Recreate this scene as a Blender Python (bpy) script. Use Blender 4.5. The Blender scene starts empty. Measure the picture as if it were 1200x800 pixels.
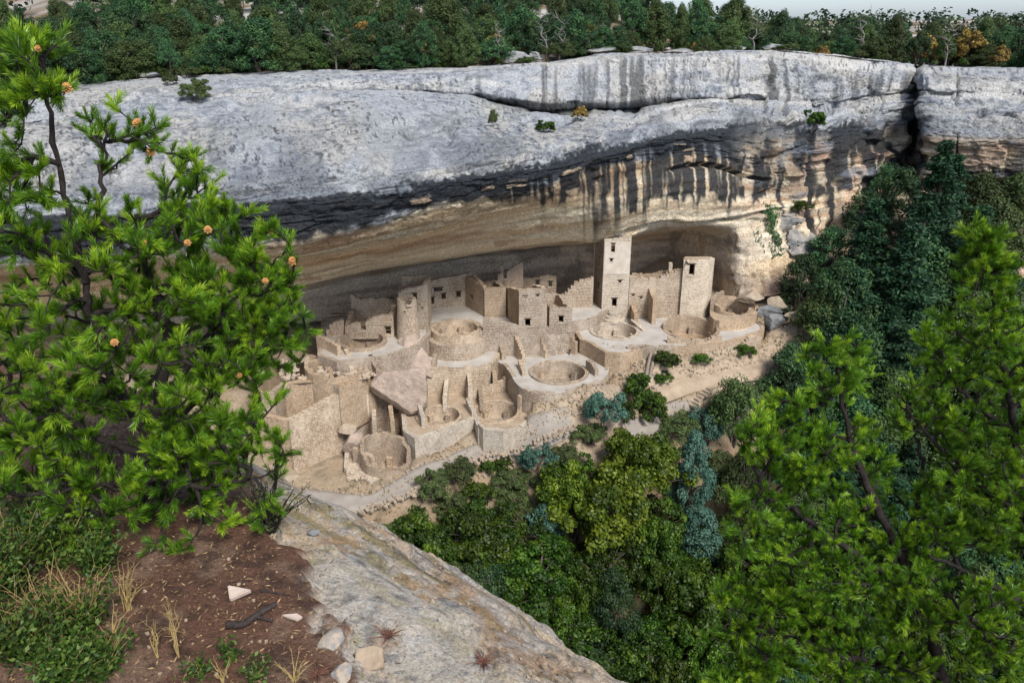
import bpy, bmesh, math, random
import numpy as np
from mathutils import Vector, geometry

# ------------------------------------------------------------------ camera, sky, sun, exposure
CZ, FPX = 36.0, 950.0                       # eye height above the lowest path, focal length for a 1200 px wide picture
PITCH = math.atan(380.0 / FPX)
SUN_EL, SUN_AZ = 48.0, 152.0                # sun high, behind the viewer's right shoulder (azimuth clockwise from +Y)
SKY_STRENGTH, SUN_STRENGTH, EXPOSURE = 0.054, 1.5, 1.70

scene = bpy.context.scene
col = scene.collection
cam_data = bpy.data.cameras.new("camera")
cam = bpy.data.objects.new("camera", cam_data)
col.objects.link(cam)
cam.location = (0, 0, CZ)
cam.rotation_euler = (math.pi / 2 - PITCH, 0, 0)
cam_data.sensor_width = 36.0
cam_data.lens = 36.0 * FPX / 1200.0
cam_data.clip_start, cam_data.clip_end = 0.05, 5000.0
scene.camera = cam

world = bpy.data.worlds.new("World")
scene.world = world
world.use_nodes = True
wn = world.node_tree
wn.nodes.clear()
w_out = wn.nodes.new("ShaderNodeOutputWorld")
w_bg = wn.nodes.new("ShaderNodeBackground")
w_sky = wn.nodes.new("ShaderNodeTexSky")
w_hsv = wn.nodes.new("ShaderNodeHueSaturation")
w_sky.sky_type = 'NISHITA'
w_sky.sun_disc = False
w_sky.sun_elevation = math.radians(SUN_EL)
w_sky.sun_rotation = math.radians(SUN_AZ)
w_sky.altitude = 2100
w_sky.air_density, w_sky.dust_density, w_sky.ozone_density = 1.0, 5.0, 1.0
w_hsv.inputs['Saturation'].default_value = 0.55          # thin high cloud: a paler sky
w_bg.inputs['Strength'].default_value = SKY_STRENGTH
wn.links.new(w_sky.outputs[0], w_hsv.inputs['Color'])
w_mul = wn.nodes.new("ShaderNodeMix"); w_mul.data_type = 'RGBA'; w_mul.blend_type = 'MULTIPLY'; w_mul.inputs[0].default_value = 1.0
w_mul.inputs[7].default_value = (0.90, 0.98, 1.10, 1)      # cool cloud light
wn.links.new(w_hsv.outputs[0], w_mul.inputs[6])
wn.links.new(w_mul.outputs[2], w_bg.inputs['Color'])
wn.links.new(w_bg.outputs[0], w_out.inputs['Surface'])

sun_data = bpy.data.lights.new("sun", 'SUN')
sun_data.energy = SUN_STRENGTH
sun_data.angle = math.radians(18)
sun_data.color = (1.0, 0.965, 0.92)
sun = bpy.data.objects.new("sun", sun_data)
col.objects.link(sun)
_a, _e = math.radians(SUN_AZ), math.radians(SUN_EL)
sun_dir = Vector((math.sin(_a) * math.cos(_e), math.cos(_a) * math.cos(_e), math.sin(_e)))
sun.rotation_euler = sun_dir.to_track_quat('Z', 'Y').to_euler()
sun.location = sun_dir * 100

scene.view_settings.view_transform = 'Standard'
scene.view_settings.look = 'None'
scene.view_settings.gamma = 1.0
scene.view_settings.exposure = EXPOSURE
scene.view_settings.use_curve_mapping = False
scene.render.film_transparent = False
scene.cycles.max_bounces = 7
scene.cycles.diffuse_bounces = 4
scene.cycles.transparent_max_bounces = 6
try:
    scene.cycles.use_denoising = True
except Exception:
    pass

# ------------------------------------------------------------------ surveying helpers
def ray(px, py):
    u, v = (px - 600.0) / FPX, (400.0 - py) / FPX
    c, s = math.cos(PITCH), math.sin(PITCH)
    return u, c + v * s, -s + v * c
def PY(px, py, y):
    d = ray(px, py); t = y / d[1]
    return (d[0] * t, y, CZ + d[2] * t)
def PZ(px, py, z):
    d = ray(px, py); t = (z - CZ) / d[2]
    return (d[0] * t, d[1] * t, z)
def XY(px, py, z):
    return PZ(px, py, z)[:2]
def ZA(px, py, y):
    return PY(px, py, y)[2]

# ------------------------------------------------------------------ noise (numpy, value noise)
def _hash(ix, iy, iz, seed):
    h = (ix.astype(np.int64) * 374761393 + iy.astype(np.int64) * 668265263 + iz.astype(np.int64) * 2147483647 + seed * 974634791) & 0xFFFFFFFF
    h = ((h ^ (h >> 13)) * 1274126177) & 0xFFFFFFFF
    h = ((h ^ (h >> 16)) * 2246822519) & 0xFFFFFFFF
    return ((h ^ (h >> 15)) & 0xFFFF) / 65535.0
def vnoise(x, y, z, seed=0):
    x, y, z = np.broadcast_arrays(np.asarray(x, float), np.asarray(y, float), np.asarray(z, float))
    ix, iy, iz = np.floor(x), np.floor(y), np.floor(z)
    fx, fy, fz = x - ix, y - iy, z - iz
    fx, fy, fz = [f * f * (3 - 2 * f) for f in (fx, fy, fz)]
    r = 0.0
    for a in (0, 1):
        for b in (0, 1):
            for c in (0, 1):
                w = (fx if a else 1 - fx) * (fy if b else 1 - fy) * (fz if c else 1 - fz)
                r = r + w * _hash(ix + a, iy + b, iz + c, seed)
    return r
def fbm(x, y, z, octaves=4, seed=0, gain=0.5):
    r, a, f, t = 0.0, 1.0, 1.0, 0.0
    for o in range(octaves):
        r = r + a * vnoise(x * f, y * f, z * f, seed + o * 17)
        t += a; a *= gain; f *= 2.03
    return r / t
def sstep(a, b, x):
    t = np.clip((x - a) / (b - a), 0, 1)
    return t * t * (3 - 2 * t)
def mixc(c, d, f):
    f = np.asarray(f)[..., None]
    return c * (1 - f) + np.asarray(d) * f

# ------------------------------------------------------------------ objects
def mesh_np(name, verts, faces, mat=None, smooth=False, colors=None, tint=None, uv=None):
    """verts (n,3); faces: (m,k) int array or list of lists -> mesh datablock"""
    me = bpy.data.meshes.new(name)
    verts = np.asarray(verts, np.float32)
    me.vertices.add(len(verts)); me.vertices.foreach_set("co", verts.ravel())
    if isinstance(faces, np.ndarray):
        k = faces.shape[1]; n = len(faces)
        flat = faces.ravel().astype(np.int32); starts = np.arange(n, dtype=np.int32) * k; tot = np.full(n, k, np.int32)
    else:
        tot = np.array([len(f) for f in faces], np.int32); n = len(faces)
        flat = np.array([i for f in faces for i in f], np.int32); starts = np.concatenate(([0], np.cumsum(tot)[:-1])).astype(np.int32)
    me.loops.add(len(flat)); me.loops.foreach_set("vertex_index", flat)
    me.polygons.add(n); me.polygons.foreach_set("loop_start", starts); me.polygons.foreach_set("loop_total", tot)
    me.polygons.foreach_set("use_smooth", np.full(n, bool(smooth)))
    if uv is not None:
        l = me.uv_layers.new(name="UVMap"); l.data.foreach_set("uv", np.asarray(uv, np.float32).ravel())
    me.update(calc_edges=True)
    if colors is not None:
        a = me.attributes.new("paint", 'FLOAT_COLOR', 'POINT')
        c = np.ones((len(verts), 4), np.float32); c[:, :3] = colors
        a.data.foreach_set("color", c.ravel())
    if tint is not None:
        a = me.attributes.new("tint", 'FLOAT', 'FACE'); a.data.foreach_set("value", np.asarray(tint, np.float32))
    if mat: me.materials.append(mat)
    return me
def link(name, data, parent=None, loc=None, rz=None):
    o = bpy.data.objects.new(name, data); col.objects.link(o)
    if parent is not None: o.parent = parent
    if loc is not None: o.location = loc
    if rz is not None: o.rotation_euler = (0, 0, rz)
    return o
def tag(o, label=None, cat=None, group=None, kind=None):
    if label: o['label'] = label
    if cat: o['category'] = cat
    if group: o['group'] = group
    if kind: o['kind'] = kind
    return o
def empty(name, loc, label=None, cat=None, group=None, rz=0.0):
    o = link(name, None, None, loc, rz); o.empty_display_size = 0.3
    return tag(o, label, cat, group)
def grid_faces(nu, nv, closed_u=False):
    i = np.arange(nu if closed_u else nu - 1)[:, None]; j = np.arange(nv - 1)[None, :]
    a = i * nv + j; b = ((i + 1) % nu) * nv + j
    return np.stack([a, b, b + 1, a + 1], -1).reshape(-1, 4)

# ------------------------------------------------------------------ materials
class NT:
    def __init__(s, name, rough=0.9, spec=0.2):
        s.m = bpy.data.materials.new(name); s.m.use_nodes = True
        s.t = s.m.node_tree; s.b = s.t.nodes["Principled BSDF"]
        s.b.inputs['Roughness'].default_value = rough
        s.b.inputs['Specular IOR Level'].default_value = spec
    def n(s, typ, **kw):
        nd = s.t.nodes.new(typ)
        for k, v in kw.items():
            if k.startswith('i_'):
                key = k[2:].replace('_', ' ')
                nd.inputs[int(key) if key.isdigit() else key].default_value = v
            else: setattr(nd, k, v)
        return nd
    def l(s, a, b): s.t.links.new(a, b)
    def coord(s, kind='Object', scale=(1, 1, 1)):
        tc = s.n('ShaderNodeTexCoord'); mp = s.n('ShaderNodeMapping'); mp.inputs['Scale'].default_value = scale
        s.l(tc.outputs[kind], mp.inputs['Vector']); return mp.outputs[0]
    def noise(s, vec, scale, detail=4, rough=0.55, dist=0.0):
        nd = s.n('ShaderNodeTexNoise'); nd.inputs['Scale'].default_value = scale; nd.inputs['Detail'].default_value = detail
        nd.inputs['Roughness'].default_value = rough; nd.inputs['Distortion'].default_value = dist
        if vec is not None: s.l(vec, nd.inputs['Vector'])
        return nd.outputs['Fac']
    def ramp(s, fac, stops):
        nd = s.n('ShaderNodeValToRGB'); cr = nd.color_ramp
        while len(cr.elements) < len(stops): cr.elements.new(0.5)
        for e, (p, c) in zip(cr.elements, stops):
            e.position = p; e.color = (c, c, c, 1) if isinstance(c, (int, float)) else (*c, 1)
        s.l(fac, nd.inputs['Fac']); return nd.outputs['Color']
    def mix(s, a, b, fac, blend='MIX'):
        nd = s.n('ShaderNodeMix', data_type='RGBA', blend_type=blend)
        for sock, v in ((nd.inputs[6], a), (nd.inputs[7], b), (nd.inputs[0], fac)):
            if hasattr(v, 'is_linked') or hasattr(v, 'links'): s.l(v, sock)
            elif isinstance(v, (int, float)): sock.default_value = v
            else: sock.default_value = (*v, 1)
        return nd.outputs[2]
    def math(s, op, a, b=0.0):
        nd = s.n('ShaderNodeMath', operation=op)
        for k, v in ((0, a), (1, b)):
            if hasattr(v, 'links'): s.l(v, nd.inputs[k])
            else: nd.inputs[k].default_value = v
        return nd.outputs[0]
    def attr(s, name, out='Color'):
        return s.n('ShaderNodeAttribute', attribute_name=name).outputs[out]
    def bump(s, h, strength=0.5, dist=0.05, normal=None):
        nd = s.n('ShaderNodeBump'); nd.inputs['Strength'].default_value = strength; nd.inputs['Distance'].default_value = dist
        s.l(h, nd.inputs['Height'])
        if normal is not None: s.l(normal, nd.inputs['Normal'])
        s.l(nd.outputs[0], s.b.inputs['Normal']); return nd.outputs[0]
    def color(s, c): s.l(c, s.b.inputs['Base Color'])

def mat_masonry(name, tones, mortar, brick=(0.36, 0.14), bumpd=0.07):
    k = NT(name, 0.95, 0.1)
    uv = k.coord('UV')
    nz = k.n('ShaderNodeTexNoise'); nz.inputs['Scale'].default_value = 1.6; k.l(uv, nz.inputs['Vector'])
    warp = k.n('ShaderNodeMix', data_type='VECTOR'); warp.inputs[0].default_value = 0.13
    k.l(uv, warp.inputs[4]); k.l(nz.outputs['Color'], warp.inputs[5])
    bk = k.n('ShaderNodeTexBrick'); bk.offset = 0.5; bk.squash = 0.8; bk.squash_frequency = 3
    bk.inputs['Color1'].default_value = (*tones[0], 1); bk.inputs['Color2'].default_value = (*tones[1], 1)
    bk.inputs['Mortar'].default_value = (*mortar, 1)
    bk.inputs['Scale'].default_value = 1.0; bk.inputs['Brick Width'].default_value = brick[0]; bk.inputs['Row Height'].default_value = brick[1]
    bk.inputs['Mortar Size'].default_value = 0.022; bk.inputs['Bias'].default_value = 0.0; bk.inputs['Mortar Smooth'].default_value = 0.4
    k.l(warp.outputs[1], bk.inputs['Vector'])
    ob = k.coord('Object')
    blot = k.noise(ob, 0.55, 5, 0.6)
    c = k.mix(bk.outputs['Color'], tones[2], k.ramp(blot, [(0.42, 0.0), (0.68, 0.75)]))
    speck = k.noise(ob, 3.2, 4, 0.75)
    c = k.mix(c, k.ramp(speck, [(0.30, 0.5), (0.48, 1.0), (0.70, 1.22)]), 0.7, 'MULTIPLY')
    oi = k.n('ShaderNodeObjectInfo'); hs = k.n('ShaderNodeHueSaturation')
    k.l(k.math('ADD', 0.84, k.math('MULTIPLY', oi.outputs['Random'], 0.34)), hs.inputs['Value']); k.l(k.math('ADD', 0.84, k.math('MULTIPLY', oi.outputs['Random'], 0.22)), hs.inputs['Saturation']); k.l(c, hs.inputs['Color'])
    stain = k.noise(k.coord('Object', (1, 1, 0.25)), 1.1, 4, 0.6)
    k.color(k.mix(hs.outputs[0], (0.24, 0.17, 0.11), k.ramp(stain, [(0.55, 0.0), (0.75, 0.55)])))
    hgt = k.mix(bk.outputs['Fac'], speck, 0.55)
    inv = k.math('SUBTRACT', 1.0, bk.outputs['Fac'])
    h = k.math('ADD', k.math('MULTIPLY', inv, 0.6), k.math('MULTIPLY', speck, 0.9))
    k.bump(h, 0.9, bumpd)
    return k.m
def mat_painted(name, rough=0.92, fine=(6.0, 0.35), bumps=((1.2, 0.25), (9.0, 0.06)), mul=(0.7, 1.22)):
    """colour from the mesh's own paint attribute, grain on top"""
    k = NT(name, rough, 0.15)
    ob = k.coord('Object')
    sp = k.noise(ob, fine[0], 6, 0.7)
    c = k.mix(k.attr('paint'), k.ramp(sp, [(0.32, mul[0]), (0.5, 1.0), (0.7, mul[1])]), fine[1] * 2, 'MULTIPLY')
    k.color(c)
    h = None; nrm = None
    for s, d in bumps:
        nrm = k.bump(k.noise(ob, s, 6, 0.65), 0.8, d, nrm)
    return k.m
def mat_plain(name, c1, c2, scale=5.0, rough=0.9, bumpd=0.02, bscale=None, spec=0.2):
    k = NT(name, rough, spec)
    ob = k.coord('Object')
    f = k.noise(ob, scale, 5, 0.65)
    k.color(k.mix(c1, c2, k.ramp(f, [(0.35, 0.0), (0.65, 1.0)])))
    k.bump(k.noise(ob, bscale or scale * 2, 5, 0.65), 0.8, bumpd)
    return k.m
def mat_leaf(name, dark, mid, light, rough=0.55, trans=0.25, spread=0.10, spec=0.3):
    k = NT(name, rough, spec)
    c = k.ramp(k.attr('tint', 'Fac'), [(0.0, dark), (0.5, mid), (1.0, light)])
    oi = k.n('ShaderNodeObjectInfo')
    hs = k.n('ShaderNodeHueSaturation')
    k.l(k.math('ADD', 0.5 - spread * 0.14, k.math('MULTIPLY', oi.outputs['Random'], spread * 0.2)), hs.inputs['Hue'])
    k.l(k.math('ADD', 1.0 - spread * 2.5, k.math('MULTIPLY', oi.outputs['Random'], spread * 5)), hs.inputs['Value'])
    k.l(c, hs.inputs['Color'])
    k.color(hs.outputs[0])
    if trans > 0:
        tr = k.n('ShaderNodeBsdfTranslucent'); mx = k.n('ShaderNodeMixShader'); mx.inputs[0].default_value = trans
        k.l(hs.outputs[0], tr.inputs['Color']); k.l(k.b.outputs[0], mx.inputs[1]); k.l(tr.outputs[0], mx.inputs[2])
        k.l(mx.outputs[0], k.t.nodes['Material Output'].inputs['Surface'])
    return k.m

# ================================================================== LARGE STRUCTURE
# ------------------------------------------------------------------ the cliff with its alcove
ROWS = 12    # rim, band top, band foot, undercut, ledge, brow crest, brow front, lip, mid ceiling, inner edge, recess top, back foot
ST = {
 -420: [(175,62),(190,59),(205,55),(208,55),(212,54),(330,40),(370,39),(425,40),(455,44),(480,48),(490,54),(590,55)],
 -150: [(138,76),(148,72),(165,67),(168,67),(172,66),(270,49),(302,48),(352,49),(380,53),(402,57),(410,63),(480,66)],
 0:    [(116,85),(128,80),(146,75),(149,75),(153,74),(238,53.5),(266,52.5),(312,53.5),(340,58),(362,62),(368,69),(430,71)],
 200:  [(92,93),(100,89),(116,82),(118,82),(122,81),(222,57),(250,56),(296,57),(326,61),(348,66),(353,75),(396,77)],
 350:  [(84,96),(90,92),(106,85),(108,85),(112,84),(212,58.5),(240,57.5),(281,58.5),(308,62),(334,68),(340,78),(378,80)],
 450:  [(82,97),(88,93),(104,87),(106,87),(110,86),(203,60.5),(228,59.5),(258,60.5),(288,64.5),(314,71),(320,82),(374,83)],
 550:  [(80,98),(85,95),(107,90),(113,93),(119,88),(190,64),(212,63),(236,64),(268,68),(297,75.5),(303,85),(368,86)],
 650:  [(73,100),(78,97),(120,93),(132,98),(139,88),(176,70),(198,68.5),(216,69.5),(252,73),(285,79),(290,88),(366,89)],
 720:  [(64,103),(71,99.5),(118,96),(129,101),(135,91),(160,76),(180,74),(193,75),(240,76.5),(280,80.5),(287,92),(366,94)],
 780:  [(64,105),(69,101.5),(113,98),(123,102),(128,95),(147,81),(165,79),(184,80),(225,80.2),(263,82),(283,97),(366,99)],
 830:  [(60,106),(66,103),(112,99.5),(118,100.5),(123,97),(140,85),(160,83),(184,84),(225,83.6),(262,85),(274,91),(366,92)],
 868:  [(60,107),(67,104),(111,101),(118,102),(124,99),(140,89),(160,87),(190,87),(225,86.6),(262,86.4),(285,87),(352,86.5)],
 910:  [(60,108),(70,105),(114,103),(120,104),(127,101),(142,93),(165,91.5),(200,91),(228,91),(250,90.6),(278,89),(345,86)],
 960:  [(65,109),(80,106),(123,104.5),(129,105),(134,103),(143,97),(165,95.5),(200,95),(225,94.5),(245,93.4),(272,91),(330,87)],
 1010: [(72,110),(84,108),(112,106),(116,106),(120,104.5),(128,101),(160,99.5),(190,99),(215,98.4),(240,97),(268,94),(325,88)],
 1065: [(78,111),(86,109),(105,107),(110,107),(115,106),(125,105),(150,104),(180,103.5),(210,102.5),(240,100),(268,96),(325,88)],
 1073: [(80,112.5),(88,111.5),(105,110),(110,110),(115,109.5),(125,108.5),(150,107.5),(180,106.5),(210,104.5),(240,101),(268,96.5),(325,88)],
 1082: [(80,110),(90,105),(104,102),(109,102),(116,101),(130,99),(160,97.5),(190,97.5),(215,98),(240,97),(268,94),(325,87)],
 1130: [(82,109),(92,104),(104,100.5),(109,100.5),(117,99),(135,96),(165,94),(195,95),(215,95.5),(240,95),(268,92),(325,86)],
 1190: [(82,107),(95,102),(110,98.5),(115,99),(120,97),(136,94),(165,92),(195,93),(215,93.5),(240,93),(268,90),(325,84)],
 1280: [(80,104),(95,99),(112,96),(118,96.5),(123,94),(140,91),(170,89),(200,90),(225,90),(250,89),(280,86),(340,80)],
 1560: [(75,94),(95,89),(120,85),(126,85.5),(132,83),(150,80),(185,78),(220,79),(250,78),(280,76),(320,72),(390,66)],
}
def catmull(xs, ys, x):
    """monotone-ish cubic through (xs, ys[k]) evaluated at x"""
    xs = np.asarray(xs, float); ys = np.asarray(ys, float)
    m = np.zeros_like(ys); d = (ys[1:] - ys[:-1]) / (xs[1:] - xs[:-1])[:, None]
    m[1:-1] = np.where(d[1:] * d[:-1] > 0, 2 * d[1:] * d[:-1] / (d[1:] + d[:-1] + 1e-12), 0)
    m[0], m[-1] = d[0], d[-1]
    i = np.clip(np.searchsorted(xs, x) - 1, 0, len(xs) - 2)
    h = (xs[i + 1] - xs[i])[:, None]; t = ((x - xs[i])[:, None]) / h
    return ((2*t**3-3*t**2+1)*ys[i] + (t**3-2*t**2+t)*h*m[i] + (-2*t**3+3*t**2)*ys[i+1] + (t**3-t**2)*h*m[i+1])

NU, DENS = 840, [5, 32, 6, 8, 78, 32, 36, 26, 28, 10, 20]
def build_cliff():
    sx = np.array(sorted(ST)); ctrl = np.array([[PY(px, *c) for c in ST[px]] for px in sx])         # (S,12,3)
    pxs = np.concatenate([np.linspace(-420, -10, 70), np.linspace(0, 1200, NU - 130), np.linspace(1206, 1560, 60)])
    K = catmull(sx, ctrl.reshape(len(sx), -1), pxs).reshape(len(pxs), ROWS, 3)
    # along each profile: interpolate rows with a little rounding
    t = np.concatenate([np.linspace(r, r + 1, n, endpoint=False) for r, n in enumerate(DENS)] + [[ROWS - 1]])
    prof = catmull(np.arange(ROWS), K.transpose(1, 0, 2).reshape(ROWS, -1), t).reshape(len(t), len(pxs), 3).transpose(1, 0, 2)
    i0 = np.clip(t.astype(int), 0, ROWS - 2); f = (t - i0)[None, :, None]
    lin = K[:, i0] * (1 - f) + K[:, i0 + 1] * f
    V = 0.55 * prof + 0.45 * lin
    U = np.repeat(pxs[:, None], len(t), 1); T = np.repeat(t[None], len(pxs), 0)
    du = np.gradient(V, axis=0); dv = np.gradient(V, axis=1)
    N = np.cross(du, dv); N /= np.linalg.norm(N, axis=2, keepdims=True) + 1e-9
    if N[NU // 2, 30, 2] < 0: N = -N
    x, y, z = V[..., 0], V[..., 1], V[..., 2]
    S = np.cumsum(np.linalg.norm(np.gradient(V[:, 120], axis=0), axis=1))[:, None] + 0 * T             # metres along the cliff
    right = sstep(830, 930, U)
    # --- relief
    big = fbm(x / 7, y / 7, z / 5, 4, 3) - 0.5
    mid = fbm(x / 1.7, y / 1.7, z / 1.2, 4, 11) - 0.5
    fine = fbm(x / 0.45, y / 0.45, z / 0.35, 3, 23) - 0.5
    strat = fbm(x / 14 + 3, y / 14, z / 0.55, 3, 31) - 0.5
    blocks = np.floor(fbm(x / 5, y / 9, z / 2.2, 2, 41) * 9) / 9 - 0.5
    face = sstep(0.8, 1.3, T) * (1 - sstep(3.6, 4.6, T)) + sstep(5.3, 6.5, T)
    lowr = right * sstep(6.5, 9.5, T)
    d = big * (0.9 + 0.9 * right) + mid * 0.42 + fine * (0.10 + 0.12 * right) + strat * (0.30 * face + 0.9 * lowr) + blocks * (1.5 * lowr + 0.6 * right * face)
    d = d * sstep(0.0, 0.6, T) * (1 - 0.35 * sstep(8.6, 9.4, T) * (1 - right))
    # spalled blocks: on the brow, and larger ones on the right-hand faces
    wv = fbm(S / 2.5, T * 2.0, 0.0, 3, 81); w2 = fbm(S / 5.0, z / 2.0, 3.0, 3, 82)
    cell = _hash(np.floor(S / 1.5 + 1.6 * wv), np.floor(T * 5.0 + 1.5 * wv), 0 * S, 9)
    brow = sstep(5.5, 6.0, T) * (1 - sstep(7.2, 7.7, T))
    d += (cell - 0.5) * 0.22 * brow
    cellr = _hash(np.floor(S / 3.0 + 1.5 * w2), np.floor(z / 1.7 + 1.5 * w2), 0 * S, 19)
    d += (cellr - 0.5) * 1.15 * right * sstep(1.0, 1.6, T) * (1 - 0.5 * sstep(1070, 1100, U))
    # bedding cracks along the slickrock
    bed = np.abs(fbm(S / 13.0, T * 3.4 + 0.02 * S, 0.0, 3, 83) - 0.5); bed2 = np.abs(fbm(S / 7.0, T * 5.5, 4.0, 3, 84) - 0.5)
    crackm = np.maximum((1 - sstep(0.0, 0.012, bed)), 0.7 * (1 - sstep(0.0, 0.010, bed2)) * sstep(0.5, 0.6, fbm(S / 10, T, 2.0, 2, 85)))
    d -= 0.34 * crackm * (1 - sstep(7.0, 7.4, T)) * sstep(0.2, 0.5, T)
    d += 0.22 * (1 - sstep(5.2, 5.8, T)) * (fbm(x / 0.9, y / 0.9, z / 0.4, 4, 86) - 0.5)
    # vertical cracks on the streaked right-hand faces
    crk = np.abs(vnoise(S / 3.2, 0.0, 0.0, 71) - 0.5) * 2
    d -= 0.9 * right * face * (1 - sstep(0.0, 0.10, crk))
    # scalloped shelves and shallow pans on the slickrock top
    pan = fbm(S / 6.0, T * 2.6, 0.0, 4, 5)
    top = (1 - sstep(5.0, 5.6, T))
    d -= 0.5 * top * sstep(0.54, 0.64, pan) * sstep(1.0, 2.0, T)
    ledges = fbm(S / 16.0, (z + big) / 0.8, 0.0, 2, 9)
    d += 0.75 * top * np.floor(ledges * 8) / 8
    # solution pocket on the right face
    pk = ((U - 1048) / 17) ** 2 + ((T - 6.2) / 0.75) ** 2
    d -= 1.1 * (1 - sstep(0.2, 1.0, pk))
    # the long tan slab right of the middle, parted from the ceiling by a bedding crack
    c1 = np.abs(T - (8.9 + 0.12 * np.sin(U / 30.0))); inb = sstep(715, 740, U) * (1 - sstep(905, 925, U))
    d -= 0.8 * inb * (1 - sstep(0.03, 0.10, c1))
    c2 = np.abs(T - (7.35 + 0.1 * np.sin(U / 17.0))); inb2 = sstep(775, 800, U) * (1 - sstep(890, 905, U))
    d -= 0.9 * inb2 * (1 - sstep(0.03, 0.09, c2))
    V = V + N * d[..., None]
    # --- colour of the stone, its lichen and desert varnish, with some painted shade
    g1 = fbm(S / 5, T * 1.5, 0, 5, 51); g2 = fbm(x / 1.1, y / 1.1, z / 1.1, 5, 52); g3 = fbm(x / 0.33, y / 0.33, z / 0.33, 3, 53)
    C = np.zeros(V.shape) + np.array((0.34, 0.35, 0.365))
    C = mixc(C, (0.41, 0.395, 0.365), sstep(0.42, 0.62, g1))
    C = mixc(C, (0.12, 0.14, 0.17), 0.7 * sstep(0.46, 0.66, fbm(x / 0.6, y / 0.6, z / 0.4, 5, 56)) * sstep(0.36, 0.60, fbm(S / 9, T * 1.1, 0, 3, 54)))
    C = mixc(C, (0.22, 0.22, 0.16), 0.15 * sstep(0.60, 0.70, fbm(S / 4, T * 2, 3.0, 3, 55)))
    C = mixc(C, (0.05, 0.055, 0.065), 0.9 * sstep(0.60, 0.68, g3) * (0.10 + 0.60 * sstep(0.48, 0.62, g1)))
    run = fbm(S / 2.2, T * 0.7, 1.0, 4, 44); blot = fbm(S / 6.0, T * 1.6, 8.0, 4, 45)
    C = mixc(C, (0.105, 0.12, 0.14), 0.65 * sstep(0.49, 0.58, 0.5 * run + 0.5 * blot) * sstep(4.2, 5.3, T + (blot - 0.5) * 2.0))  # streaky stains, also painting in the shade of the down-curving lower slickrock
    C = mixc(C, (0.49, 0.475, 0.445), 0.7 * sstep(0.52, 0.66, fbm(S / 10, T * 2.4, 6.0, 4, 46)) * (1 - sstep(4.6, 5.2, T)))
    pits = fbm(S / 0.22, T * 42.0, 2.0, 2, 57)
    C = mixc(C, (0.035, 0.04, 0.045), 0.8 * sstep(0.66, 0.74, pits) * sstep(0.44, 0.56, fbm(S / 7, T * 1.3, 6, 3, 58)))
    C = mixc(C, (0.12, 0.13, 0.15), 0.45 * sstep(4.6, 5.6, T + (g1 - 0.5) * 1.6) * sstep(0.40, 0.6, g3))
    # tan stone of the sheltered faces
    stripe = fbm(S / 30, (T + 0.02 * S * 0.2) * 5.0, 0, 4, 61)
    tan = np.zeros(V.shape) + np.array((0.64, 0.485, 0.305))
    tan = mixc(tan, (0.76, 0.65, 0.475), sstep(0.40, 0.60, stripe))
    tan = mixc(tan, (0.36, 0.22, 0.13), 0.8 * sstep(0.55, 0.72, fbm(S / 7, T * 2.2, 4, 4, 62)))
    tan = mixc(tan, (0.40, 0.37, 0.30), 0.3 * sstep(0.52, 0.66, fbm(S / 11, T * 4.0, 9, 3, 63)))
    tan = mixc(tan, (0.22, 0.16, 0.10), 0.5 * sstep(0.60, 0.68, fbm(S / 20, T * 9.0, 9, 3, 64)))
    wt = sstep(6.85, 7.15, T + (g1 - 0.5) * 0.5)
    wt = np.maximum(wt, right * sstep(5.6, 6.4, T))
    C = mixc(C, tan, wt)
    # the recess: dull grey brown
    rec = (0.62, 0.53, 0.42)
    C = mixc(C, rec, 0.85 * sstep(8.95, 9.15, T) * (1 - right))
    C = mixc(C, (0.14, 0.125, 0.11), 0.6 * sstep(0.54, 0.68, fbm(S / 3, T * 2.0, 1, 4, 65)) * sstep(9.1, 9.8, T) * (1 - right))
    seam = fbm(S / 18, z / 0.5, 2, 3, 47)
    C = mixc(C, (0.20, 0.165, 0.135), 0.5 * sstep(0.56, 0.64, seam) * sstep(9.0, 9.3, T) * (1 - right))
    # varnish: black curtain over the brow that breaks into drips lower down
    curtain = fbm(S / 0.9, T * 0.16, 2, 4, 66); wide = fbm(S / 3.4, T * 0.25, 5, 3, 67)
    drip = 0.62 * curtain + 0.38 * wide
    low = 7.02 + 0.55 * (drip - 0.5) * 2 + 0.5 * sstep(560, 640, U) + 0.75 * sstep(690, 760, U) - 0.2 * sstep(420, 300, U)
    blk = sstep(5.50, 5.78, T + (g1 - 0.5) * 1.0 + (g3 - 0.5) * 0.7 + 0.25 * sstep(560, 700, U)) * (1 - sstep(low - 0.12, low + 0.1, T))
    strk = sstep(0.50, 0.58, drip) * sstep(6.5, 7.0, T) * (1 - sstep(8.2, 9.2, T + (wide - 0.5) * 3)) * sstep(600, 720, U)
    strk2 = sstep(0.47, 0.55, drip) * right * sstep(5.2, 6.2, T) * (1 - 0.6 * sstep(9.5, 11, T))
    cur2 = fbm(S / 0.5, T * 0.35, 12, 4, 48)
    upband = sstep(0.47, 0.60, 0.45 * cur2 + 0.25 * curtain + 0.3 * wide) * sstep(0.9, 1.5, T + (cur2 - 0.5) * 1.2) * (1 - sstep(2.1, 2.7, T)) * sstep(430, 560, U)
    spall = sstep(0.90, 0.93, cell) * sstep(6.25, 6.45, T) * (1 - right)
    blk = blk * (1 - 0.72 * right * sstep(0.44, 0.56, fbm(S / 2.6, T * 0.8, 7, 4, 88))) * (1 - 0.85 * spall)
    strk2 = strk2 * (0.25 + 0.75 * sstep(0.42, 0.6, fbm(S / 6, T * 0.7, 3, 3, 89)))
    vm = np.clip(blk + strk + strk2 + 0.72 * upband, 0, 1) * (1 - 0.75 * sstep(1082, 1096, U) * (1 - sstep(6.6, 7.2, T)))
    C = mixc(C, (0.50, 0.38, 0.26), 0.9 * spall)
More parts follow.
